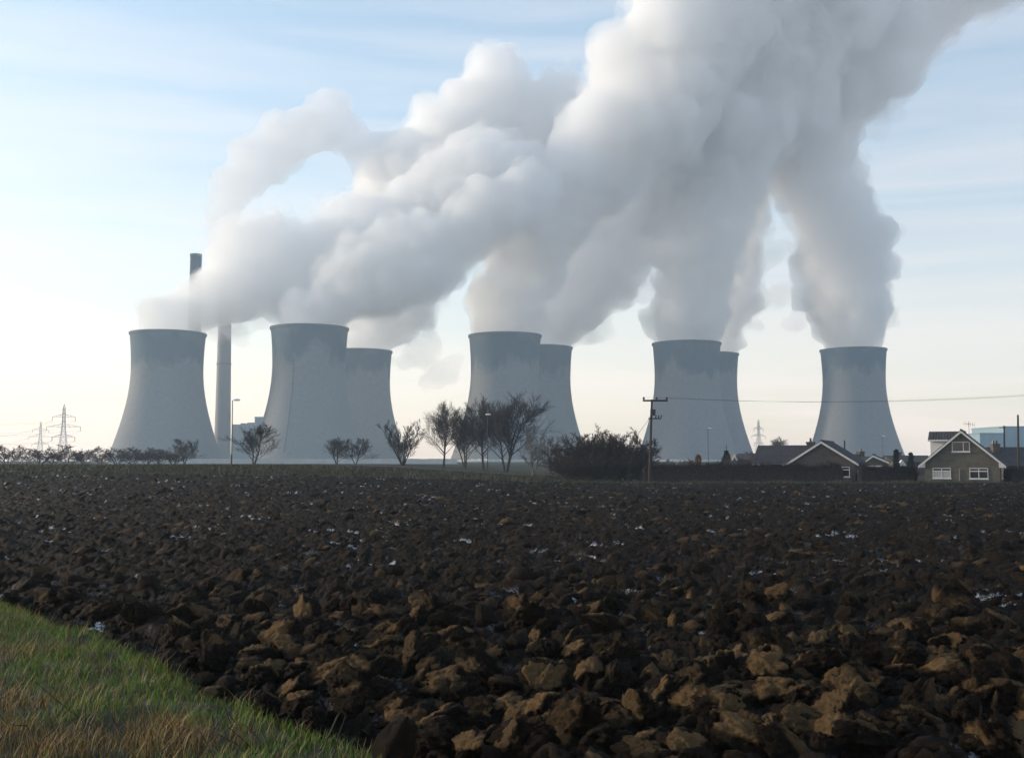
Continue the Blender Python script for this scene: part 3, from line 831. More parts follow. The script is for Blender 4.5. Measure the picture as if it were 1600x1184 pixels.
MB().box(wl, l.x + 0.1, Y + 0.50, Y + 0.56, ez - 0.22, ez - 0.02).build('fascia', M['white'], h2)
MB().tube((wl, Y + 0.44, ez - 0.06), (l.x + 0.2, Y + 0.44, ez - 0.06), 0.06, 0.06, 6).build('gutter', M['steel'], h2)
stack(h2, W(1237, 690, Y + 5.2).x, Y + 5.2, rz - 0.8, W(1237, 690, Y + 5.2).z, 0.42, 0.4, 1)
a = W(1270, 688, Y + 9); MB().tube((a.x, Y + 9, rz - 0.4), (a.x, Y + 9, a.z), 0.09, 0.09, 7).build('flue', M['dark_steel'], h2)

face(h2, 7.0)
# small gabled garage, far roofs
Y = 146.0
l, r_, top = W(1350, 721, Y), W(1389, 723, Y), W(1364, 710.5, Y)
h3, xm, sl, sr = gable_house('garage', 'small garage with white barge boards between the bungalow and chalet house', Y, 6.0, l.x, r_.x, l.z, top.z, zg1(50, Y) - 0.3, top.x, 0.25, 'brick2', 'tile2', 0.2, cat='garage')
a, c = W(1358, 741, Y), W(1377, 729, Y)
MB().box(a.x, c.x, Y - 0.05, Y - 0.003, a.z, c.z).build('door', M['dark_steel'], h3)
MB().box(a.x - 0.1, c.x + 0.1, Y - 0.08, Y - 0.004, c.z + 0.003, c.z + 0.16).build('lintel', M['render'], h3)

face(h3, 3.0)
def long_house(name, lab, x0, x1, yr, ye, Y, depth, wall, tile, z0=None):
    """ridge across the picture"""
    a, c = W(x0, yr, Y + depth / 2), W(x1, yr, Y + depth / 2)
    e = W(x0, ye, Y)
    z0 = zg1(a.x, Y) if z0 is None else z0
    t = thing(name, ((a.x + c.x) / 2, Y, z0), lab, 'house')
    MB().prism_x([(Y + 0.3, z0 - 0.3), (Y + depth - 0.3, z0 - 0.3), (Y + depth - 0.3, e.z), (Y + depth / 2, a.z - 0.2), (Y + 0.3, e.z)], a.x + 0.25, c.x - 0.25).build('wall', M[wall], t)
    slope('roof', t, (a.x, Y, e.z), (c.x, Y, e.z), (a.x, Y + depth / 2, a.z), (c.x, Y + depth / 2, a.z), M[tile], 0.4, 0.4)
    slope('roof', t, (c.x, Y + depth, e.z), (a.x, Y + depth, e.z), (c.x, Y + depth / 2, a.z), (a.x, Y + depth / 2, a.z), M[tile], 0.4, 0.4)
    return t, a, e
h4, a, e = long_house('terrace_house', 'long low brown roof behind the garage, left of chalet house', 1381, 1450, 711.5, 722, 165, 8, 'brick2', 'tile2')
q = W(1414, 722, 165); q2 = W(1407, 724, 165)
po = MB().prism([(q2.x - 0.75, q2.z - 0.35), (q2.x + 0.75, q2.z - 0.35), (q2.x, q2.z + 0.55)], 164.2, 164.9).build('porch_gable', M['white'], h4)
stack(h4, W(1403, 708, 169).x, 169, a.z - 0.6, W(1403, 706, 169).z, 0.4, 0.4, 1)
h5, a, e = long_house('rear_house', 'house with long dark roof behind chalet bungalow at the right edge', 1541, 1680, 698.5, 728, 134, 9, 'brick2', 'tile')
stack(h5, W(1554.5, 692, 137.5).x, 137.5, a.z - 1.2, W(1554.5, 693, 137.5).z, 0.42, 0.42, 2)
h6, a, e = long_house('cottage', 'distant cottage with narrow white pointed gable left of the bungalow', 1152, 1190, 708.5, 718, 230, 8, 'brick2', 'tile2')
g = W(1147.5, 708.5, 229); g2 = W(1142.5, 719, 229)
w_ = g.x - g2.x
MB().prism([(g2.x + 0.1, g2.z - 2.5), (g.x + w_ - 0.1, g2.z - 2.5), (g.x + w_ - 0.1, g2.z), (g.x, g.z - 0.2), (g2.x + 0.1, g2.z)], 229, 237).build('gable_wing', M['brick2'], h6)
for s_ in (-1, 1):
    MB().prism([(g.x, g.z), (g.x + s_ * w_, g2.z), (g.x + s_ * (w_ - 0.35), g2.z), (g.x, g.z - 0.75)], 228.8, 228.98).build('barge_board', M['white'], h6)
h7, a, e = long_house('far_bungalow', 'far low roof with two chimneys just right of the bungalow gable', 1318, 1372, 713, 721, 190, 8, 'brick2', 'tile2')
for px, yt in ((1346, 705), (1339, 709)):
    stack(h7, W(px, 710, 194).x, 194, a.z - 0.7, W(px, yt, 194).z, 0.42, 0.42, 1)

# ------------------------------------------------------------------ poles, lamps, pylons
def utility_pole(px, ytop, ybot, Y, lab, arm=None, lean=0.0, gear=False):
    p, q = W(px, ybot, Y), W(px + lean, ytop, Y)
    z0 = zg1(p.x, Y) - 0.3
    t = thing('utility_pole', (p.x, Y, z0), lab, 'utility pole', 'wooden utility poles')
    MB().tube((p.x, Y, z0), (q.x, Y, q.z), 0.15, 0.10, 10).build('pole', M['wood'], t, False)
    return t, p, q
Y = 112.2
t1, p, q = utility_pole(1014.5, 624, 750, Y, 'wooden electricity pole with crossarm in front of the hedge', lean=4)
zt = q.z - 0.1
arm = MB().box(q.x - 0.95, q.x + 1.6, Y - 0.26, Y - 0.13, zt - 0.12, zt + 0.06).build('crossarm', M['wood'], t1)
tips = []
for dx in (-0.85, 0.45, 1.5):
    MB().tube((q.x + dx, Y - 0.2, zt + 0.063), (q.x + dx, Y - 0.2, zt + 0.16), 0.04, 0.04, 6).tube((q.x + dx, Y - 0.2, zt + 0.10), (q.x + dx, Y - 0.2, zt + 0.34), 0.13, 0.09, 8).build('insulator', M['ceramic'], arm)
    tips.append(Vector((q.x + dx, Y - 0.2, zt + 0.32)))
g = W(1019, 644, Y)
MB().box(g.x - 0.22, g.x + 0.28, Y - 0.5, Y - 0.14, g.z - 0.35, g.z + 0.28).build('switch_box', M['dark_steel'], t1)
g = W(1018, 654, Y)
lo = MB().box(g.x - 0.35, g.x + 0.95, Y - 0.3, Y - 0.2, g.z - 0.06, g.z + 0.06).build('lower_bracket', M['wood'], t1)
for dx in (0.35, 0.62, 0.9):
    MB().tube((g.x + dx, Y - 0.25, g.z + 0.063), (g.x + dx + 0.12, Y - 0.25, g.z + 0.32), 0.05, 0.07, 6).build('fuse_insulator', M['ceramic'], lo)
s0 = W(1016, 652, Y); MB().tube((s0.x, Y, s0.z), (s0.x - 1.25, Y + 0.2, s0.z - 1.7), 0.02, 0.02, 5).tube((s0.x - 1.25, Y + 0.2, s0.z - 1.7), (s0.x - 2.6, Y + 0.3, zg1(s0.x - 2.6, Y)), 0.012, 0.012, 5).build('stay_wire', M['dark_steel'], t1)
def wire(a, c, sag, r, mat, parent, name='wire', n=24):
    b_ = MB(); pr = None
    for i in range(n + 1):
        u = i / n; q_ = a.lerp(c, u); q_ = Vector((q_.x, q_.y, q_.z - 4 * sag * u * (1 - u)))
        if pr is not None: b_.tube(pr, q_, r, r, 4, False)
        pr = q_
    return b_.build(name, mat, parent)
e_ = W(1720, 608, 98)
for i, tp in enumerate(tips):
    wire(tp, Vector((e_.x + 0.5 * i, e_.y + 1.1 * i, e_.z)), 0.75, 0.009, M['dark_steel'], t1)
utility_pole(1591, 648, 735, 124, 'tall plain wooden pole at the right edge before the dark roof', lean=-0.5)
t3, p, q = utility_pole(1569, 665, 735, 150, 'shorter wooden pole behind the chalet bungalow roof', lean=0)
MB().box(q.x - 0.8, q.x + 0.1, 149.8, 149.88, q.z - 0.32, q.z - 0.22).build('crossarm', M['wood'], t3)

def lamp(px, ytop, Y, ybase, lab, side):
    p = W(px, ytop, Y); z0 = zg1(p.x, Y) - 0.1
    t = thing('street_lamp', (p.x, Y, z0), lab, 'street lamp', 'street lamps along the road')
    MB().tube((p.x, Y, z0), (p.x, Y, z0 + 1.4), 0.10, 0.10, 8).tube((p.x, Y, z0 + 1.4), (p.x, Y, p.z - 0.05), 0.065, 0.05, 8).build('column', M['dark_steel'], t)
    MB().tube((p.x, Y, p.z - 0.06), (p.x + 0.35 * side, Y - 0.1, p.z + 0.0), 0.035, 0.035, 6).build('bracket', M['steel'], t)
    cx = p.x + 0.5 * side
    hd = MB()
    n = 10; vs = []; fs = []
    for j, (w, z) in enumerate(((0.24, -0.10), (0.42, -0.05), (0.44, 0.02), (0.30, 0.12), (0.08, 0.16))):
        for i in range(n):
            a_ = 2 * math.pi * i / n; vs.append((cx + w * math.cos(a_), Y - 0.1 + 0.5 * w * math.sin(a_), p.z + z))
    for j in range(4):
        for i in range(n): fs.append((j * n + i, j * n + (i + 1) % n, (j + 1) * n + (i + 1) % n, (j + 1) * n + i))
    fs += [tuple(range(n - 1, -1, -1)), tuple(range(4 * n, 5 * n))]
    hd.add(vs, fs).build('lamp_head', M['lamp_head'], t, True)
lamp(363.5, 625, 131, 727, 'dark street lamp standing before the pale chimney', 1.0)
lamp(762, 647.5, 168, 735, 'street lamp among the tall bare trees in the middle', 0.2)
lamp(1106, 669, 232, 722, 'street lamp behind the hedge right of the wooden pole', 0.8)
lamp(1379, 681, 300, 715, 'street lamp above the low roofs left of chalet house', 0.6)

def pylon_parts(h):
    """lattice tower at the origin, arms along x"""
    body = MB(); r = 0.17
    lv = [0, 0.14, 0.27, 0.38, 0.48, 0.57, 0.65, 0.73, 0.80, 0.87, 0.93]
    hw = lambda f: 4.2 * (1 - f / 0.62) + 1.25 * (f / 0.62) if f < 0.62 else 1.25 - 0.5 * (f - 0.62) / 0.38
    for sx_ in (-1, 1):
        for sy_ in (-1, 1):
            for a, c in zip(lv[:-1], lv[1:]):
                body.tube((sx_ * hw(a), sy_ * hw(a), a * h), (sx_ * hw(c), sy_ * hw(c), c * h), r, r, 4)
            body.tube((sx_ * hw(0.93), sy_ * hw(0.93), 0.93 * h), (0, 0, h), r, r, 4)
    for a, c in zip(lv[:-1], lv[1:]):
        for s_ in (-1, 1):
            for (u0, u1) in ((-1, 1), (1, -1)):
                body.tube((u0 * hw(a), s_ * hw(a), a * h), (u1 * hw(c), s_ * hw(c), c * h), r * 0.7, r * 0.7, 4)
                body.tube((s_ * hw(a), u0 * hw(a), a * h), (s_ * hw(c), u1 * hw(c), c * h), r * 0.7, r * 0.7, 4)
            body.tube((-hw(c), s_ * hw(c), c * h), (hw(c), s_ * hw(c), c * h), r * 0.7, r * 0.7, 4)
    arms = []; ins = []; tipz = []
    for f, w in ((0.42, 9.5), (0.60, 14.0), (0.77, 9.5)):
        m_ = MB()
        for s_ in (-1, 1):
            tip = Vector((s_ * w, 0, f * h + 0.3))
            for sy_ in (-1, 1):
                m_.tube((s_ * hw(f), sy_ * hw(f), f * h), tip, r * 0.8, r * 0.8, 4)
                m_.tube((s_ * hw(f), sy_ * hw(f), f * h + 2.6), tip, r * 0.8, r * 0.8, 4)
                for k_ in (0.33, 0.66):
                    A_ = Vector((s_ * hw(f), sy_ * hw(f), f * h)).lerp(tip, k_); B_ = Vector((s_ * hw(f), sy_ * hw(f), f * h + 2.6)).lerp(tip, k_ - 0.2)
                    m_.tube(A_, B_, r * 0.5, r * 0.5, 4)
            ins.append(MB().tube(tip, tip - Vector((0, 0, 3.6)), 0.22, 0.22, 6))
            tipz.append(tip - Vector((0, 0, 3.6)))
        arms.append(m_)
    return body, arms, ins, tipz
PB, PA, PI_, PT = pylon_parts(50.0)
pyl = []
proto = None
for px, yt, rz_, lab in ((100.5, 631, 0.15, 'nearer lattice pylon with wide arms at the far left'), (64, 657.5, 0.25, 'farther lattice pylon left of the wider one'), (1185, 655, 0.75, 'faint lattice pylon behind the bungalow wing roof')):
    Y = 1000.0
    for _ in range(6):
        p = W(px, yt, Y); Y *= (zg1(p.x, Y) + 50 - CAMZ) / (p.z - CAMZ)
    p = W(px, yt, Y)
    t_ = thing('electricity_pylon', (p.x, Y, zg1(p.x, Y)), lab, 'pylon', 'lattice electricity pylons')
    t_.rotation_euler.z = rz_
    if proto is None:
        proto = [PB.build('lattice_body', M['steel'])] + [m_.build('crossarm', M['steel']) for m_ in PA] + [m_.build('insulator', M['ceramic']) for m_ in PI_]
        for o in proto: o.parent = t_
    else:
        for o in proto:
            c = o.copy(); c.parent = t_; COL.objects.link(c)
    ca, sa = math.cos(rz_), math.sin(rz_)
    pyl.append((t_, [Vector((p.x + v.x * ca, Y + v.x * sa, zg1(p.x, Y) + v.z)) for v in PT]))
for i in range(6):
    wire(pyl[0][1][i], pyl[1][1][i], 9, 0.07, M['dark_steel'], pyl[0][0], 'conductor', 16)
    a = pyl[0][1][i]
    wire(a, Vector((a.x - 360, a.y - 90, a.z + 6)), 10, 0.07, M['dark_steel'], pyl[0][0], 'conductor', 16)

# ------------------------------------------------------------------ bare trees, shrubs, hedges
def tubes_mesh(name, segs, n=3):
    S = np.array([s[0] for s in segs]); E = np.array([s[1] for s in segs]); r0 = np.array([s[2] for s in segs]); r1 = np.array([s[3] for s in segs])
    d = E - S; d /= np.maximum(np.linalg.norm(d, axis=1), 1e-6)[:, None]
    ref = np.where(np.abs(d[:, 2:3]) < 0.9, np.array([[0, 0, 1.0]]), np.array([[1.0, 0, 0]]))
    a = np.cross(d, ref); a /= np.linalg.norm(a, axis=1)[:, None]; b_ = np.cross(d, a)
    vs = []
    for P, r in ((S, r0), (E, r1)):
        for i in range(n):
            th = 2 * math.pi * i / n
            vs.append(P + (a * math.cos(th) + b_ * math.sin(th)) * r[:, None])
    N = len(segs)
    V_ = np.stack(vs, 1).reshape(-1, 3)
    base_ = np.arange(N)[:, None] * 2 * n
    fs = np.concatenate([base_ + np.array([[i, (i + 1) % n, (i + 1) % n + n, i + n]]) for i in range(n)])
    return new_mesh(name, V_, fs)

def grow_tree(seed, h, stems=1, lean=0.25, n1=12, n2=7, n3=5, first=0.22, spread=0.42, up=0.35, rmin=0.014, trunk_r=None, wig=0.16):
    r = np.random.default_rng(seed)
    trunk, crown = [], []
    def nz(v): return v / max(np.linalg.norm(v), 1e-6)
    def path(p, d, L, k, ra, rb, lst, upw, wob):
        pts = [p]; ds = [d]
        for i in range(k):
            d = nz(d + r.normal(size=3) * wob + np.array([0, 0, upw / k]))
            q = pts[-1] + d * L / k
            a, c = ra + (rb - ra) * i / k, ra + (rb - ra) * (i + 1) / k
            lst.append((pts[-1], q, a, c)); pts.append(q); ds.append(d)
        return pts, ds
    def at(pts, ds, t):
        k = min(int(t * (len(pts) - 1)), len(pts) - 2); f = t * (len(pts) - 1) - k
        return pts[k] + (pts[k + 1] - pts[k]) * f, ds[k + 1]
    ga = [0.0]
    def side(d, ang):
        ga[0] += 2.39996 + r.normal() * 0.5
        e1 = nz(np.cross(d, np.array([0.31, 0.52, 0.8]))); e2 = np.cross(d, e1)
        v = e1 * math.cos(ga[0]) + e2 * math.sin(ga[0])
        return nz(d * math.cos(ang) + v * math.sin(ang))
    tr = trunk_r or h * 0.018
    for s_ in range(stems):
        az = 2 * math.pi * (s_ + r.uniform(-0.3, 0.3)) / stems
        d0 = nz(np.array([math.cos(az) * lean, math.sin(az) * lean, 1.0])) if stems > 1 else nz(np.array([r.normal() * 0.05, r.normal() * 0.05, 1.0]))
        p0 = np.array([math.cos(az), math.sin(az), 0]) * (0.12 * (stems > 1)) + np.array([0, 0, -0.25])
        Ls = h * r.uniform(0.82, 1.0)
        pts, ds = path(p0, d0, Ls, 9, tr * r.uniform(0.8, 1.1), rmin * 1.3, trunk, 0.1, wig * 0.5)
        for i in range(n1):
            t = first + (0.97 - first) * (i + r.uniform(0, 0.8)) / n1
            p, d = at(pts, ds, t)
            L1 = h * spread * (1.05 - 0.72 * t) * r.uniform(0.75, 1.2)
            rr = max(rmin * 1.6, tr * 0.45 * (1 - 0.75 * t))
            c1, e1 = path(p, side(d, r.uniform(0.6, 1.05)), L1, 5, rr, rmin * 1.1, trunk if rr > tr * 0.3 else crown, up, wig)
            for j in range(n2):
                t2 = 0.22 + 0.78 * (j + r.uniform(0, 0.9)) / n2
                p2, d2 = at(c1, e1, min(t2, 0.99))
                c2, e2 = path(p2, side(d2, r.uniform(0.45, 0.9)), L1 * r.uniform(0.28, 0.5), 3, rmin * 1.25, rmin, crown, up * 0.8, wig)
                for k in range(n3):
                    p3, d3 = at(c2, e2, min(0.25 + 0.74 * (k + r.uniform(0, 0.9)) / n3, 0.99))
                    path(p3, side(d3, r.uniform(0.35, 0.8)), L1 * r.uniform(0.12, 0.24), 2, rmin, rmin * 0.7, crown, up * 0.5, wig)
    return tubes_mesh('trunk', trunk, 5), tubes_mesh('crown', crown, 3)

def plant(name, lab, cat, px, ytop, Y, tm, cm, h_mesh, mat, group, wide=1.0, rot=0.0):
    p = W(px, ytop, Y); z0 = zg1(p.x, Y)
    t_ = thing(name, (p.x, Y, z0), lab, cat, group)
    k_ = max(0.2, (p.z - z0) / h_mesh)
    t_.scale = (k_ * wide, k_ * wide, k_); t_.rotation_euler.z = rot
    for nm, me_ in (('trunk', tm), ('crown', cm)):
        link(nm, me_, mat, t_)
    return t_

G = 'bare winter trees behind the field'
rd = grow_tree(101, 7.5, 2, 0.16, 16, 10, 7, 0.12, 0.56, 0.5, rmin=0.016, wig=0.11)
rd2 = grow_tree(102, 7.5, 3, 0.30, 12, 10, 7, 0.14, 0.50, 0.45, rmin=0.016, wig=0.11)
fan = grow_tree(103, 9.0, 13, 0.50, 10, 8, 6, 0.2, 0.26, 0.75, wig=0.08, trunk_r=0.09, rmin=0.015)
tall = grow_tree(104, 11.0, 3, 0.24, 20, 12, 9, 0.22, 0.56, 0.4, rmin=0.014, wig=0.09)
tall2 = grow_tree(105, 11.0, 2, 0.22, 22, 12, 9, 0.24, 0.58, 0.4, rmin=0.014, wig=0.09)
slim = grow_tree(106, 8.0, 3, 0.14, 14, 8, 6, 0.15, 0.30, 0.5, rmin=0.014, wig=0.10)
scr = [grow_tree(110 + i, 4.0, 5, 0.5, 10, 7, 5, 0.10, 0.44, 0.5, rmin=0.014, trunk_r=0.05) for i in range(3)]
dense = [grow_tree(120 + i, 5.0, 9, 0.50, 11, 9, 7, 0.08, 0.42, 0.45, rmin=0.010, trunk_r=0.05) for i in range(3)]
plant('bare_tree', 'round bare tree just right of the dark street lamp', 'tree', 398, 666, 186, *rd, 7.2, M['bark'], G, 1.5, 0.3)
plant('bare_tree', 'left of two small round bare trees before the second tower', 'tree', 527, 686, 192, *rd, 7.2, M['bark'], G, 1.7, 2.1)
plant('bare_tree', 'right of two small round bare trees before the third tower', 'tree', 556, 685, 194, *rd2, 7.2, M['bark'], G, 1.35, 1.2)
plant('bare_tree', 'bare fan-shaped tree of many upright stems beside the third tower', 'tree', 630, 652, 172, *fan, 8.6, M['bark'], G, 0.95, 0.4)
plant('bare_tree', 'bare tree seen against the bright gap left of the middle tower', 'tree', 693, 645, 176, *tall2, 10.4, M['bark'], G, 1.0, 0.9)
plant('bare_tree', 'bare tree at the left foot of the middle tower', 'tree', 727, 652, 182, *tall, 10.4, M['bark'], G, 0.95, 2.7)
plant('bare_tree', 'bare tree directly behind the middle street lamp', 'tree', 756, 641, 176, *tall2, 10.4, M['bark'], G, 1.0, 4.0)
plant('bare_tree', 'tallest bare tree, in front of the middle tower', 'tree', 791, 631, 172, *tall, 10.4, M['bark'], G, 1.15, 5.2)
plant('bare_tree', 'pale slender bare tree left of the dark thicket', 'tree', 834, 668, 160, *slim, 7.7, M['pale_bark'], G, 1.1, 0.5)
plant('bare_tree', 'second pale slender bare tree, touching the dark thicket', 'tree', 860, 670, 158, *slim, 7.7, M['pale_bark'], G, 1.2, 2.5)
plant('bare_tree', 'low rounded bare tree at the right end of the left hedgerow', 'tree', 289, 686, 190, *rd2, 7.2, M['bark'], G, 1.3, 0.2)
plant('bare_tree', 'far bare tree showing above the bungalow wing roof', 'tree', 1218, 686, 260, *rd, 7.2, M['bark'], G, 1.2, 1.9)
GS = 'bare shrubs of the left hedgerow'
for i, (px, yt, lab) in enumerate(((12, 694, 'bare shrub at the left edge of the picture'), (38, 703, 'low shrub left of the farther pylon'), (62, 699, 'shrub below the farther pylon'), (84, 706, 'low shrub between the two left pylons'),
        (108, 693, 'shrub at the foot of the nearer left pylon'), (134, 702, 'shrub right of the nearer left pylon'), (158, 707, 'lowest shrub in the gap before the leftmost tower'), (183, 697, 'shrub at the left foot of the leftmost tower'),
        (207, 701, 'second shrub before the leftmost tower'), (230, 698, 'third shrub before the leftmost tower'), (252, 702, 'fourth shrub before the leftmost tower'), (272, 700, 'shrub touching the round hedgerow tree'), (1062, 716, 'thin shrub behind the hedge right of the wooden pole'), (1180, 704, 'twiggy shrub beside the bungalow wing'))):
    plant('bare_shrub', lab, 'shrub', px, yt, 180 + 9 * math.sin(i * 2.1) if i < 12 else 140, *scr[i % 3], 3.7, M['grey_twig'], GS if i < 12 else 'thin shrubs by the hedge', 2.2, i * 1.3)
GT = 'dense dark thicket left of the wooden pole'
for i, (px, yt, Y_, lab) in enumerate(((886, 690, 122, 'leftmost bush of the dark thicket'), (908, 672, 124, 'tall bush in the left half of the dark thicket'), (932, 670, 123, 'tall bush in the middle of the dark thicket'),
        (958, 668, 126, 'tallest twiggy bush of the dark thicket, right of its middle'), (980, 672, 122, 'twiggy bush in the right half of the dark thicket'), (1001, 690, 121, 'bush of the dark thicket beside the wooden pole'), (918, 705, 117, 'low front bush of the dark thicket'), (965, 708, 117, 'low front bush on the right side of the dark thicket'), (890, 715, 117, 'lowest front bush at the left foot of the dark thicket'))):
    plant('thicket_bush', lab, 'bush', px, yt, Y_, *dense[i % 3], 4.8, M['thicket'], GT, 1.1 if yt < 700 else 1.6, i * 0.9)

def hedge(name, lab, x0, x1, Y, ztop, depth, seed, ntw=9000):
    r = np.random.default_rng(seed)
    xa_, xb_ = W(x0, 740, Y).x, W(x1, 740, Y).x
    z0 = zg1((xa_ + xb_) / 2, Y)
    t_ = thing(name, ((xa_ + xb_) / 2, Y, z0), lab, 'hedge')
    cx = (xa_ + xb_) / 2
    nu, nv = int((xb_ - xa_) / 0.18), 22
    u = np.linspace(xa_, xb_, nu); th = np.linspace(0, math.pi, nv)
    U, T = np.meshgrid(u, th)
    hh = (ztop - z0) * (0.97 + 0.20 * perlin(U * 0.5, 1.0, seed) + 0.14 * perlin(U * 2.3, 4.0, seed))
    cs, sn = np.cos(T), np.sin(T)
    py = -np.sign(cs) * np.abs(cs) ** 0.45 * depth / 2; pz = np.abs(sn) ** 0.4 * hh
    dn = 0.13 * fbm(U * 2.2, py * 2.2 + 3, pz * 2.2 + seed, 4, 0.65)
    ends = np.minimum(1, np.minimum((U - xa_), (xb_ - U)) / 0.35) ** 0.5
    P = np.stack([U - cx, (py - np.sign(cs) * dn) * (0.3 + 0.7 * ends), (pz + dn * sn) * (0.55 + 0.45 * ends) - 0.05], -1).reshape(-1, 3)
    ii_ = np.arange(U.size).reshape(U.shape)
    q_ = np.stack([ii_[:-1, :-1], ii_[:-1, 1:], ii_[1:, 1:], ii_[1:, :-1]], -1).reshape(-1, 4)
    link('dense_growth', new_mesh('dense_growth', P, q_), M['hedge'], t_)
    k = r.integers(0, len(P), ntw); B_ = P[k]
    out = np.stack([r.normal(size=ntw) * 0.5, np.sign(B_[:, 1]) * r.random(ntw) * 0.8, 0.3 + r.random(ntw)], -1)
    out /= np.linalg.norm(out, axis=1)[:, None]
    Ln = 0.12 + 0.50 * r.random(ntw) ** 3
    segs = [(B_[i] - out[i] * 0.05, B_[i] + out[i] * Ln[i], 0.010, 0.005) for i in range(ntw)]
    link('twigs', tubes_mesh('twigs', segs), M['hedge'], t_)
    return t_
hedge('garden_hedge', 'long dark uneven hedge in front of the low bungalow', 1003, 1317, 114.0, 2.05, 1.5, 5, 12000)
hedge('garden_hedge', 'dark garden hedge between the bungalow and chalet house', 1338, 1432, 116.5, 1.75, 1.4, 6, 5000)
hedge('garden_hedge', 'dark hedge at the right edge beside chalet house', 1570, 1660, 113.0, 1.5, 1.6, 8, 5000)

def conifer(px, ytop, Y, w, lab, mat, cat='conifer', cone=True, seed=1):
    p = W(px, ytop, Y); z0 = zg1(p.x, Y); h = p.z - z0; r = np.random.default_rng(seed)
    t_ = thing('conifer' if cone else 'copper_shrub', (p.x, Y, z0), lab, cat)
    link('trunk', tubes_mesh('trunk', [(np.array([0, 0, -0.2]), np.array([0, 0, h * 0.9]), 0.12, 0.03)], 6), M['bark'], t_)
    n = 2600
    f = r.random(n) ** (0.7 if cone else 1.0); az = r.random(n) * 2 * math.pi
    rad = (w * (1 - f) ** 0.8 if cone else w * np.sqrt(np.maximum(0.02, 1 - (2 * f - 1) ** 2))) * np.sqrt(r.random(n)) * (1 + 0.3 * np.sin(az * 3 + f * 9))
    c = np.stack([rad * np.cos(az), rad * np.sin(az), 0.05 * h + f * h * 0.95], -1)
    d1 = r.normal(size=(n, 3)) * 0.13; d2 = r.normal(size=(n, 3)) * 0.13
    V_ = np.stack([c - d1, c + d2, c + d1, c - d2], 1).reshape(-1, 3)
    link('crown', new_mesh('crown', V_, np.arange(4 * n).reshape(-1, 4)), mat, t_)
conifer(1400, 704, 155, 0.42, 'dark conifer beside the far street lamp at right', M['conifer'], seed=3)
conifer(1423, 709, 158, 0.4, 'small dark conifer left of chalet bungalow eaves', M['conifer'], seed=4)
conifer(1135, 706, 150, 1.0, 'dark conifer left of the white pointed gable', M['conifer'], seed=5)
conifer(1091, 712, 145, 0.24, 'orange-brown leafy shrub above the hedge', M['copper_leaf'], 'shrub', False, 6)
a = W(1135, 694, 170); ml = thing('aerial_mast', (a.x, 170, zg1(a.x, 170)), 'thin aerial mast above the dark conifer', 'mast')
MB().tube((a.x, 170, zg1(a.x, 170)), (a.x, 170, a.z), 0.05, 0.03, 6).build('mast', M['dark_steel'], ml)
MB().tube((a.x - 0.35, 170, a.z - 0.5), (a.x + 0.35, 170, a.z - 0.45), 0.025, 0.025, 5).build('aerial', M['dark_steel'], ml)

# ------------------------------------------------------------------ clods, grass
def clod_shape(seed, sub):
    r = np.random.default_rng(seed)
    bm = bmesh.new(); bmesh.ops.create_icosphere(bm, subdivisions=sub, radius=1.0)
    v = np.array([q.co[:] for q in bm.verts]); f = np.array([[q.index for q in p.verts] for p in bm.faces]); bm.free()
    dry_lit = np.zeros(len(v))
    v = v * (1 + 0.34 * fbm(v[:, 0] * 1.1 + seed, v[:, 1] * 1.1, v[:, 2] * 1.1, 2))[:, None]
    for k in range(3):                                    # one or two smoother faces where the plough cut, the rest crumbled
        n = r.normal(size=3); n[2] = abs(n[2]) + 0.2; n /= np.linalg.norm(n); d = r.uniform(0.5, 0.8)
        over = v @ n - d
        v = v - np.where(over > 0, over * 0.62, 0)[:, None] * n
        if k < r.integers(1, 3): dry_lit = np.maximum(dry_lit, sstep(-0.12, 0.16, over))  # cut faces get the same painted sunlit tan
    rough = 1 - 0.5 * dry_lit
    q_ = v / np.linalg.norm(v, axis=1)[:, None]
    v += q_ * ((0.20 * fbm(v[:, 0] * 2.4 + seed, v[:, 1] * 2.4, v[:, 2] * 2.4, 3, 0.6) - 0.20 * np.abs(perlin(v[:, 0] * 4.5 + seed, v[:, 1] * 4.5, v[:, 2] * 4.5)) + 0.10 * perlin(v[:, 0] * 11, v[:, 1] * 11, v[:, 2] * 11 + seed) - 0.06 * np.abs(perlin(v[:, 0] * 19, v[:, 1] * 19, v[:, 2] * 19 + seed))) * rough)[:, None]
    st = np.sin((v[:, 0] + 0.3 * v[:, 1]) * 13 + 2.0 * perlin(v[:, 0] * 2, v[:, 1] * 2, seed * 1.0))
    v += q_ * (0.03 * np.minimum(st, 0.2) * dry_lit)[:, None]
    v *= np.array([1.25, r.uniform(0.68, 0.92), r.uniform(0.6, 0.85)])
    return v, f, dry_lit * r.uniform(0.25, 1.0)
def attr(me_, nm, arr):
    a_ = me_.attributes.new(nm, 'FLOAT', 'POINT'); a_.data.foreach_set('value', np.asarray(arr, dtype=np.float32))
def rotm(rx, ry, rz):
    from mathutils import Euler
    return np.array(Euler((rx, ry, rz)).to_matrix())
cl_hi = []
for i in range(16):
    v, f, d = clod_shape(200 + i, 5)
    me_ = new_mesh('clod', v, f, True); attr(me_, 'dry_lit', d); attr(me_, 'frost', np.zeros(len(v)))
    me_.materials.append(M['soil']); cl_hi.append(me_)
r = np.random.default_rng(77)
N = 15500
yy = 8.0 * (100 / 8.0) ** (r.random(N) ** 0.85)
xx = yy * np.tan(R(31) * (2 * r.random(N) - 1))
sz = 0.035 + 0.21 * r.random(N) ** 3.4
ok = (verge_s(xx, yy) < -0.15) & (yy < yedge(xx) - 1.0)
xx, yy, sz = xx[ok], yy[ok], sz[ok]
sz *= 1 + 0.4 * np.clip((yy - 18) / 50, 0, 1)
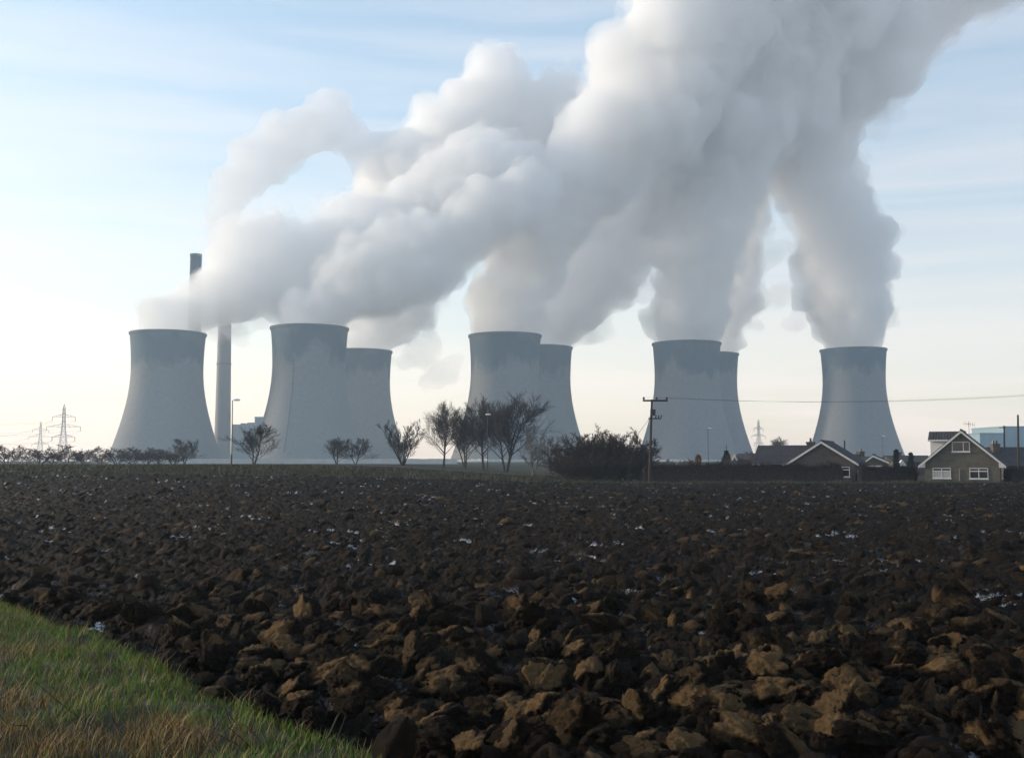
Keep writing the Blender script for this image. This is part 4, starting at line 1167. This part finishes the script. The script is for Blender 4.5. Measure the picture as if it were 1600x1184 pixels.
pp = xx * FNRM[0] + yy * FNRM[1]; row = np.round(pp / 0.8) * 0.8 + r.normal(size=len(pp)) * 0.13       # the clods lie along the furrow slices
mv = np.where(sz > 0.09, row - pp, 0); xx = xx + FNRM[0] * mv; yy = yy + FNRM[1] * mv
hz, _, _ = field_h(xx, yy)
zz = zg(xx, yy) + hz
view = (np.abs(xx / yy) < 0.47) & (yy > 9.0)
score = np.where(view, sz / yy, 0)
order = np.argsort(-score)
big = order[:300]; rest = order[300:]
for i in big:
    o = link('clod', cl_hi[r.integers(0, 16)], None, field)
    s_ = sz[i] * 1.12
    o.location = (xx[i], yy[i], zz[i] + 0.12 * s_); o.scale = (s_, s_, s_)
    o.rotation_euler = (r.normal() * 0.35, r.normal() * 0.35, math.atan2(FDIR[1], FDIR[0]) + r.normal() * 0.9)
lo_s = [clod_shape(300 + i, 2) for i in range(10)]; mid_s = [clod_shape(320 + i, 3) for i in range(14)]
Vs, Fs, Ds, off = [], [], [], 0
for i in rest:
    v, f, d = mid_s[r.integers(0, 14)] if yy[i] < 21 else lo_s[r.integers(0, 10)]
    m_ = rotm(r.normal() * 0.4, r.normal() * 0.4, r.random() * 6.28)
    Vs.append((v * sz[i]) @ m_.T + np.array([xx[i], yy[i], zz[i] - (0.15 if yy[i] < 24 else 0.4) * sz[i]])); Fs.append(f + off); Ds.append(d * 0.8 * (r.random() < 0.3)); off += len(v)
me_ = new_mesh('small_clods', np.concatenate(Vs), np.concatenate(Fs), True)
attr(me_, 'dry_lit', np.concatenate(Ds)); attr(me_, 'frost', np.zeros(off))
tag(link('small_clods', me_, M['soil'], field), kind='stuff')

def blades(name, X, Y, Z, hgt, wid, cols, seed, bend=0.5):
    r = np.random.default_rng(seed); n = len(X)
    az = r.random(n) * 2 * math.pi; bd = bend * hgt * (0.3 + r.random(n))
    dx, dy = np.cos(az), np.sin(az)
    wx, wy = -dy * wid, dx * wid
    vs = []
    for t_, k_ in ((0, 1.0), (0.5, 0.75), (0.85, 0.4)):
        cx, cy_, cz = X + dx * bd * t_ ** 2, Y + dy * bd * t_ ** 2, Z + hgt * t_ * (1 - 0.15 * t_)
        vs += [np.stack([cx - wx * k_, cy_ - wy * k_, cz], -1), np.stack([cx + wx * k_, cy_ + wy * k_, cz], -1)]
    vs.append(np.stack([X + dx * bd, Y + dy * bd, Z + hgt * 0.9], -1))
    V_ = np.stack(vs, 1).reshape(-1, 3); b_ = np.arange(n)[:, None] * 7
    F_ = np.concatenate([b_ + np.array([[0, 1, 3]]), b_ + np.array([[0, 3, 2]]), b_ + np.array([[2, 3, 5]]), b_ + np.array([[2, 5, 4]]), b_ + np.array([[4, 5, 6]])])
    me_ = new_mesh(name, V_, F_)
    ca = me_.color_attributes.new('col', 'FLOAT_COLOR', 'POINT')
    ca.data.foreach_set('color', np.repeat(np.concatenate([cols, np.ones((n, 1))], 1), 7, 0).astype(np.float32).ravel())
    return me_
r = np.random.default_rng(88)
n = 230000
gx_ = -16 + 18 * r.random(n); gy_ = 4.5 + 20 * r.random(n)
s_ = verge_s(gx_, gy_)
vis = (s_ > -0.28) & (np.abs(gx_ / gy_) < 0.58)
gx_, gy_, s_ = gx_[vis], gy_[vis], s_[vis]
tuft = fbm(gx_ * 1.6, gy_ * 1.6, 3.0, 3)
kp = r.random(len(gx_)) < np.clip(0.85 + 0.6 * tuft, 0.45, 1) * np.where(s_ < 0, 0.35, 1)
gx_, gy_, s_, tuft = gx_[kp], gy_[kp], s_[kp], tuft[kp]
strawy = sstep(-0.35, 0.35, 0.9 * perlin(gx_ * 0.8, gy_ * 0.8, 1.0) + 0.5 * (s_ - 1.7))
isstraw = r.random(len(gx_)) < (0.14 + 0.78 * strawy)
k_ = r.random((len(gx_), 1))
green = np.array([[0.045, 0.105, 0.006]]) * (1 - k_) + np.array([[0.17, 0.24, 0.025]]) * k_
straw = np.array([[0.12, 0.064, 0.016]]) * (1 - k_) + np.array([[0.36, 0.225, 0.075]]) * k_
cols = np.where(isstraw[:, None], straw, green)
hg = (0.065 + 0.09 * r.random(len(gx_)) ** 1.5 + 0.14 * np.clip(tuft, 0, 1)) * np.where(isstraw, 1.35, 1.0)
tag(link('verge_grass', blades('verge_grass', gx_, gy_, verge_z(gx_, gy_) - 0.01, hg, 0.0026 + 0.0022 * r.random(len(gx_)), cols, 4, 0.75), M['grass']), 'rough green and straw coloured grass on the near verge', 'grass', kind='stuff')
# dead dark stalks among the near grass
n = 260
gx_ = -6.5 + 6.0 * r.random(n); gy_ = 6.8 + 3.4 * r.random(n); kp = verge_s(gx_, gy_) > 0.5
gx_, gy_ = gx_[kp], gy_[kp]
segs = []
for x, y in zip(gx_, gy_):
    z = float(verge_z(np.array([x]), np.array([y]))[0]); p0 = np.array([x, y, z - 0.02]); d = np.array([r.normal() * 0.45, r.normal() * 0.35, 1.0]); L = 0.14 + 0.22 * r.random()
    p1 = p0 + d * L * 0.6; p2 = p1 + (d + r.normal(size=3) * 0.35) * L * 0.4
    segs += [(p0, p1, 0.006, 0.0045), (p1, p2, 0.0045, 0.003)]
tag(link('dead_stalks', tubes_mesh('dead_stalks', segs, 4), M['wood']), 'dark dead stalks in the grass at the bottom left', 'stalks', kind='stuff')
# rough grass on the far edge of the field and the bank
n = 60000
gx_ = -62 + 128 * r.random(n); gy_ = yedge(gx_) - 1.5 + (34 * r.random(n)) * np.where(gx_ < 12, 1, 0.25)
cl_ = fbm(gx_ * 0.35, gy_ * 0.35, 2.0, 3); k_ = r.random((n, 1))
cols = np.where((r.random(n) < 0.45 + 0.4 * cl_)[:, None], np.array([[0.075, 0.058, 0.030]]) * (0.5 + k_), np.array([[0.028, 0.034, 0.014]]) * (0.5 + k_))
tag(link('field_edge_grass', blades('field_edge_grass', gx_, gy_, zg(gx_, gy_) - 0.02, 0.12 + 0.25 * r.random(n) * (1 + cl_), 0.02 + 0.02 * r.random(n), cols, 6, 0.6), M['grass']), 'rough dull grass along the far edge of the ploughed field', 'grass', kind='stuff')

# ------------------------------------------------------------------ the air
hb = MB().box(-1450, 1450, -80, 2150, -4, 760)
tag(hb.build('haze', M['haze']), kind='stuff')
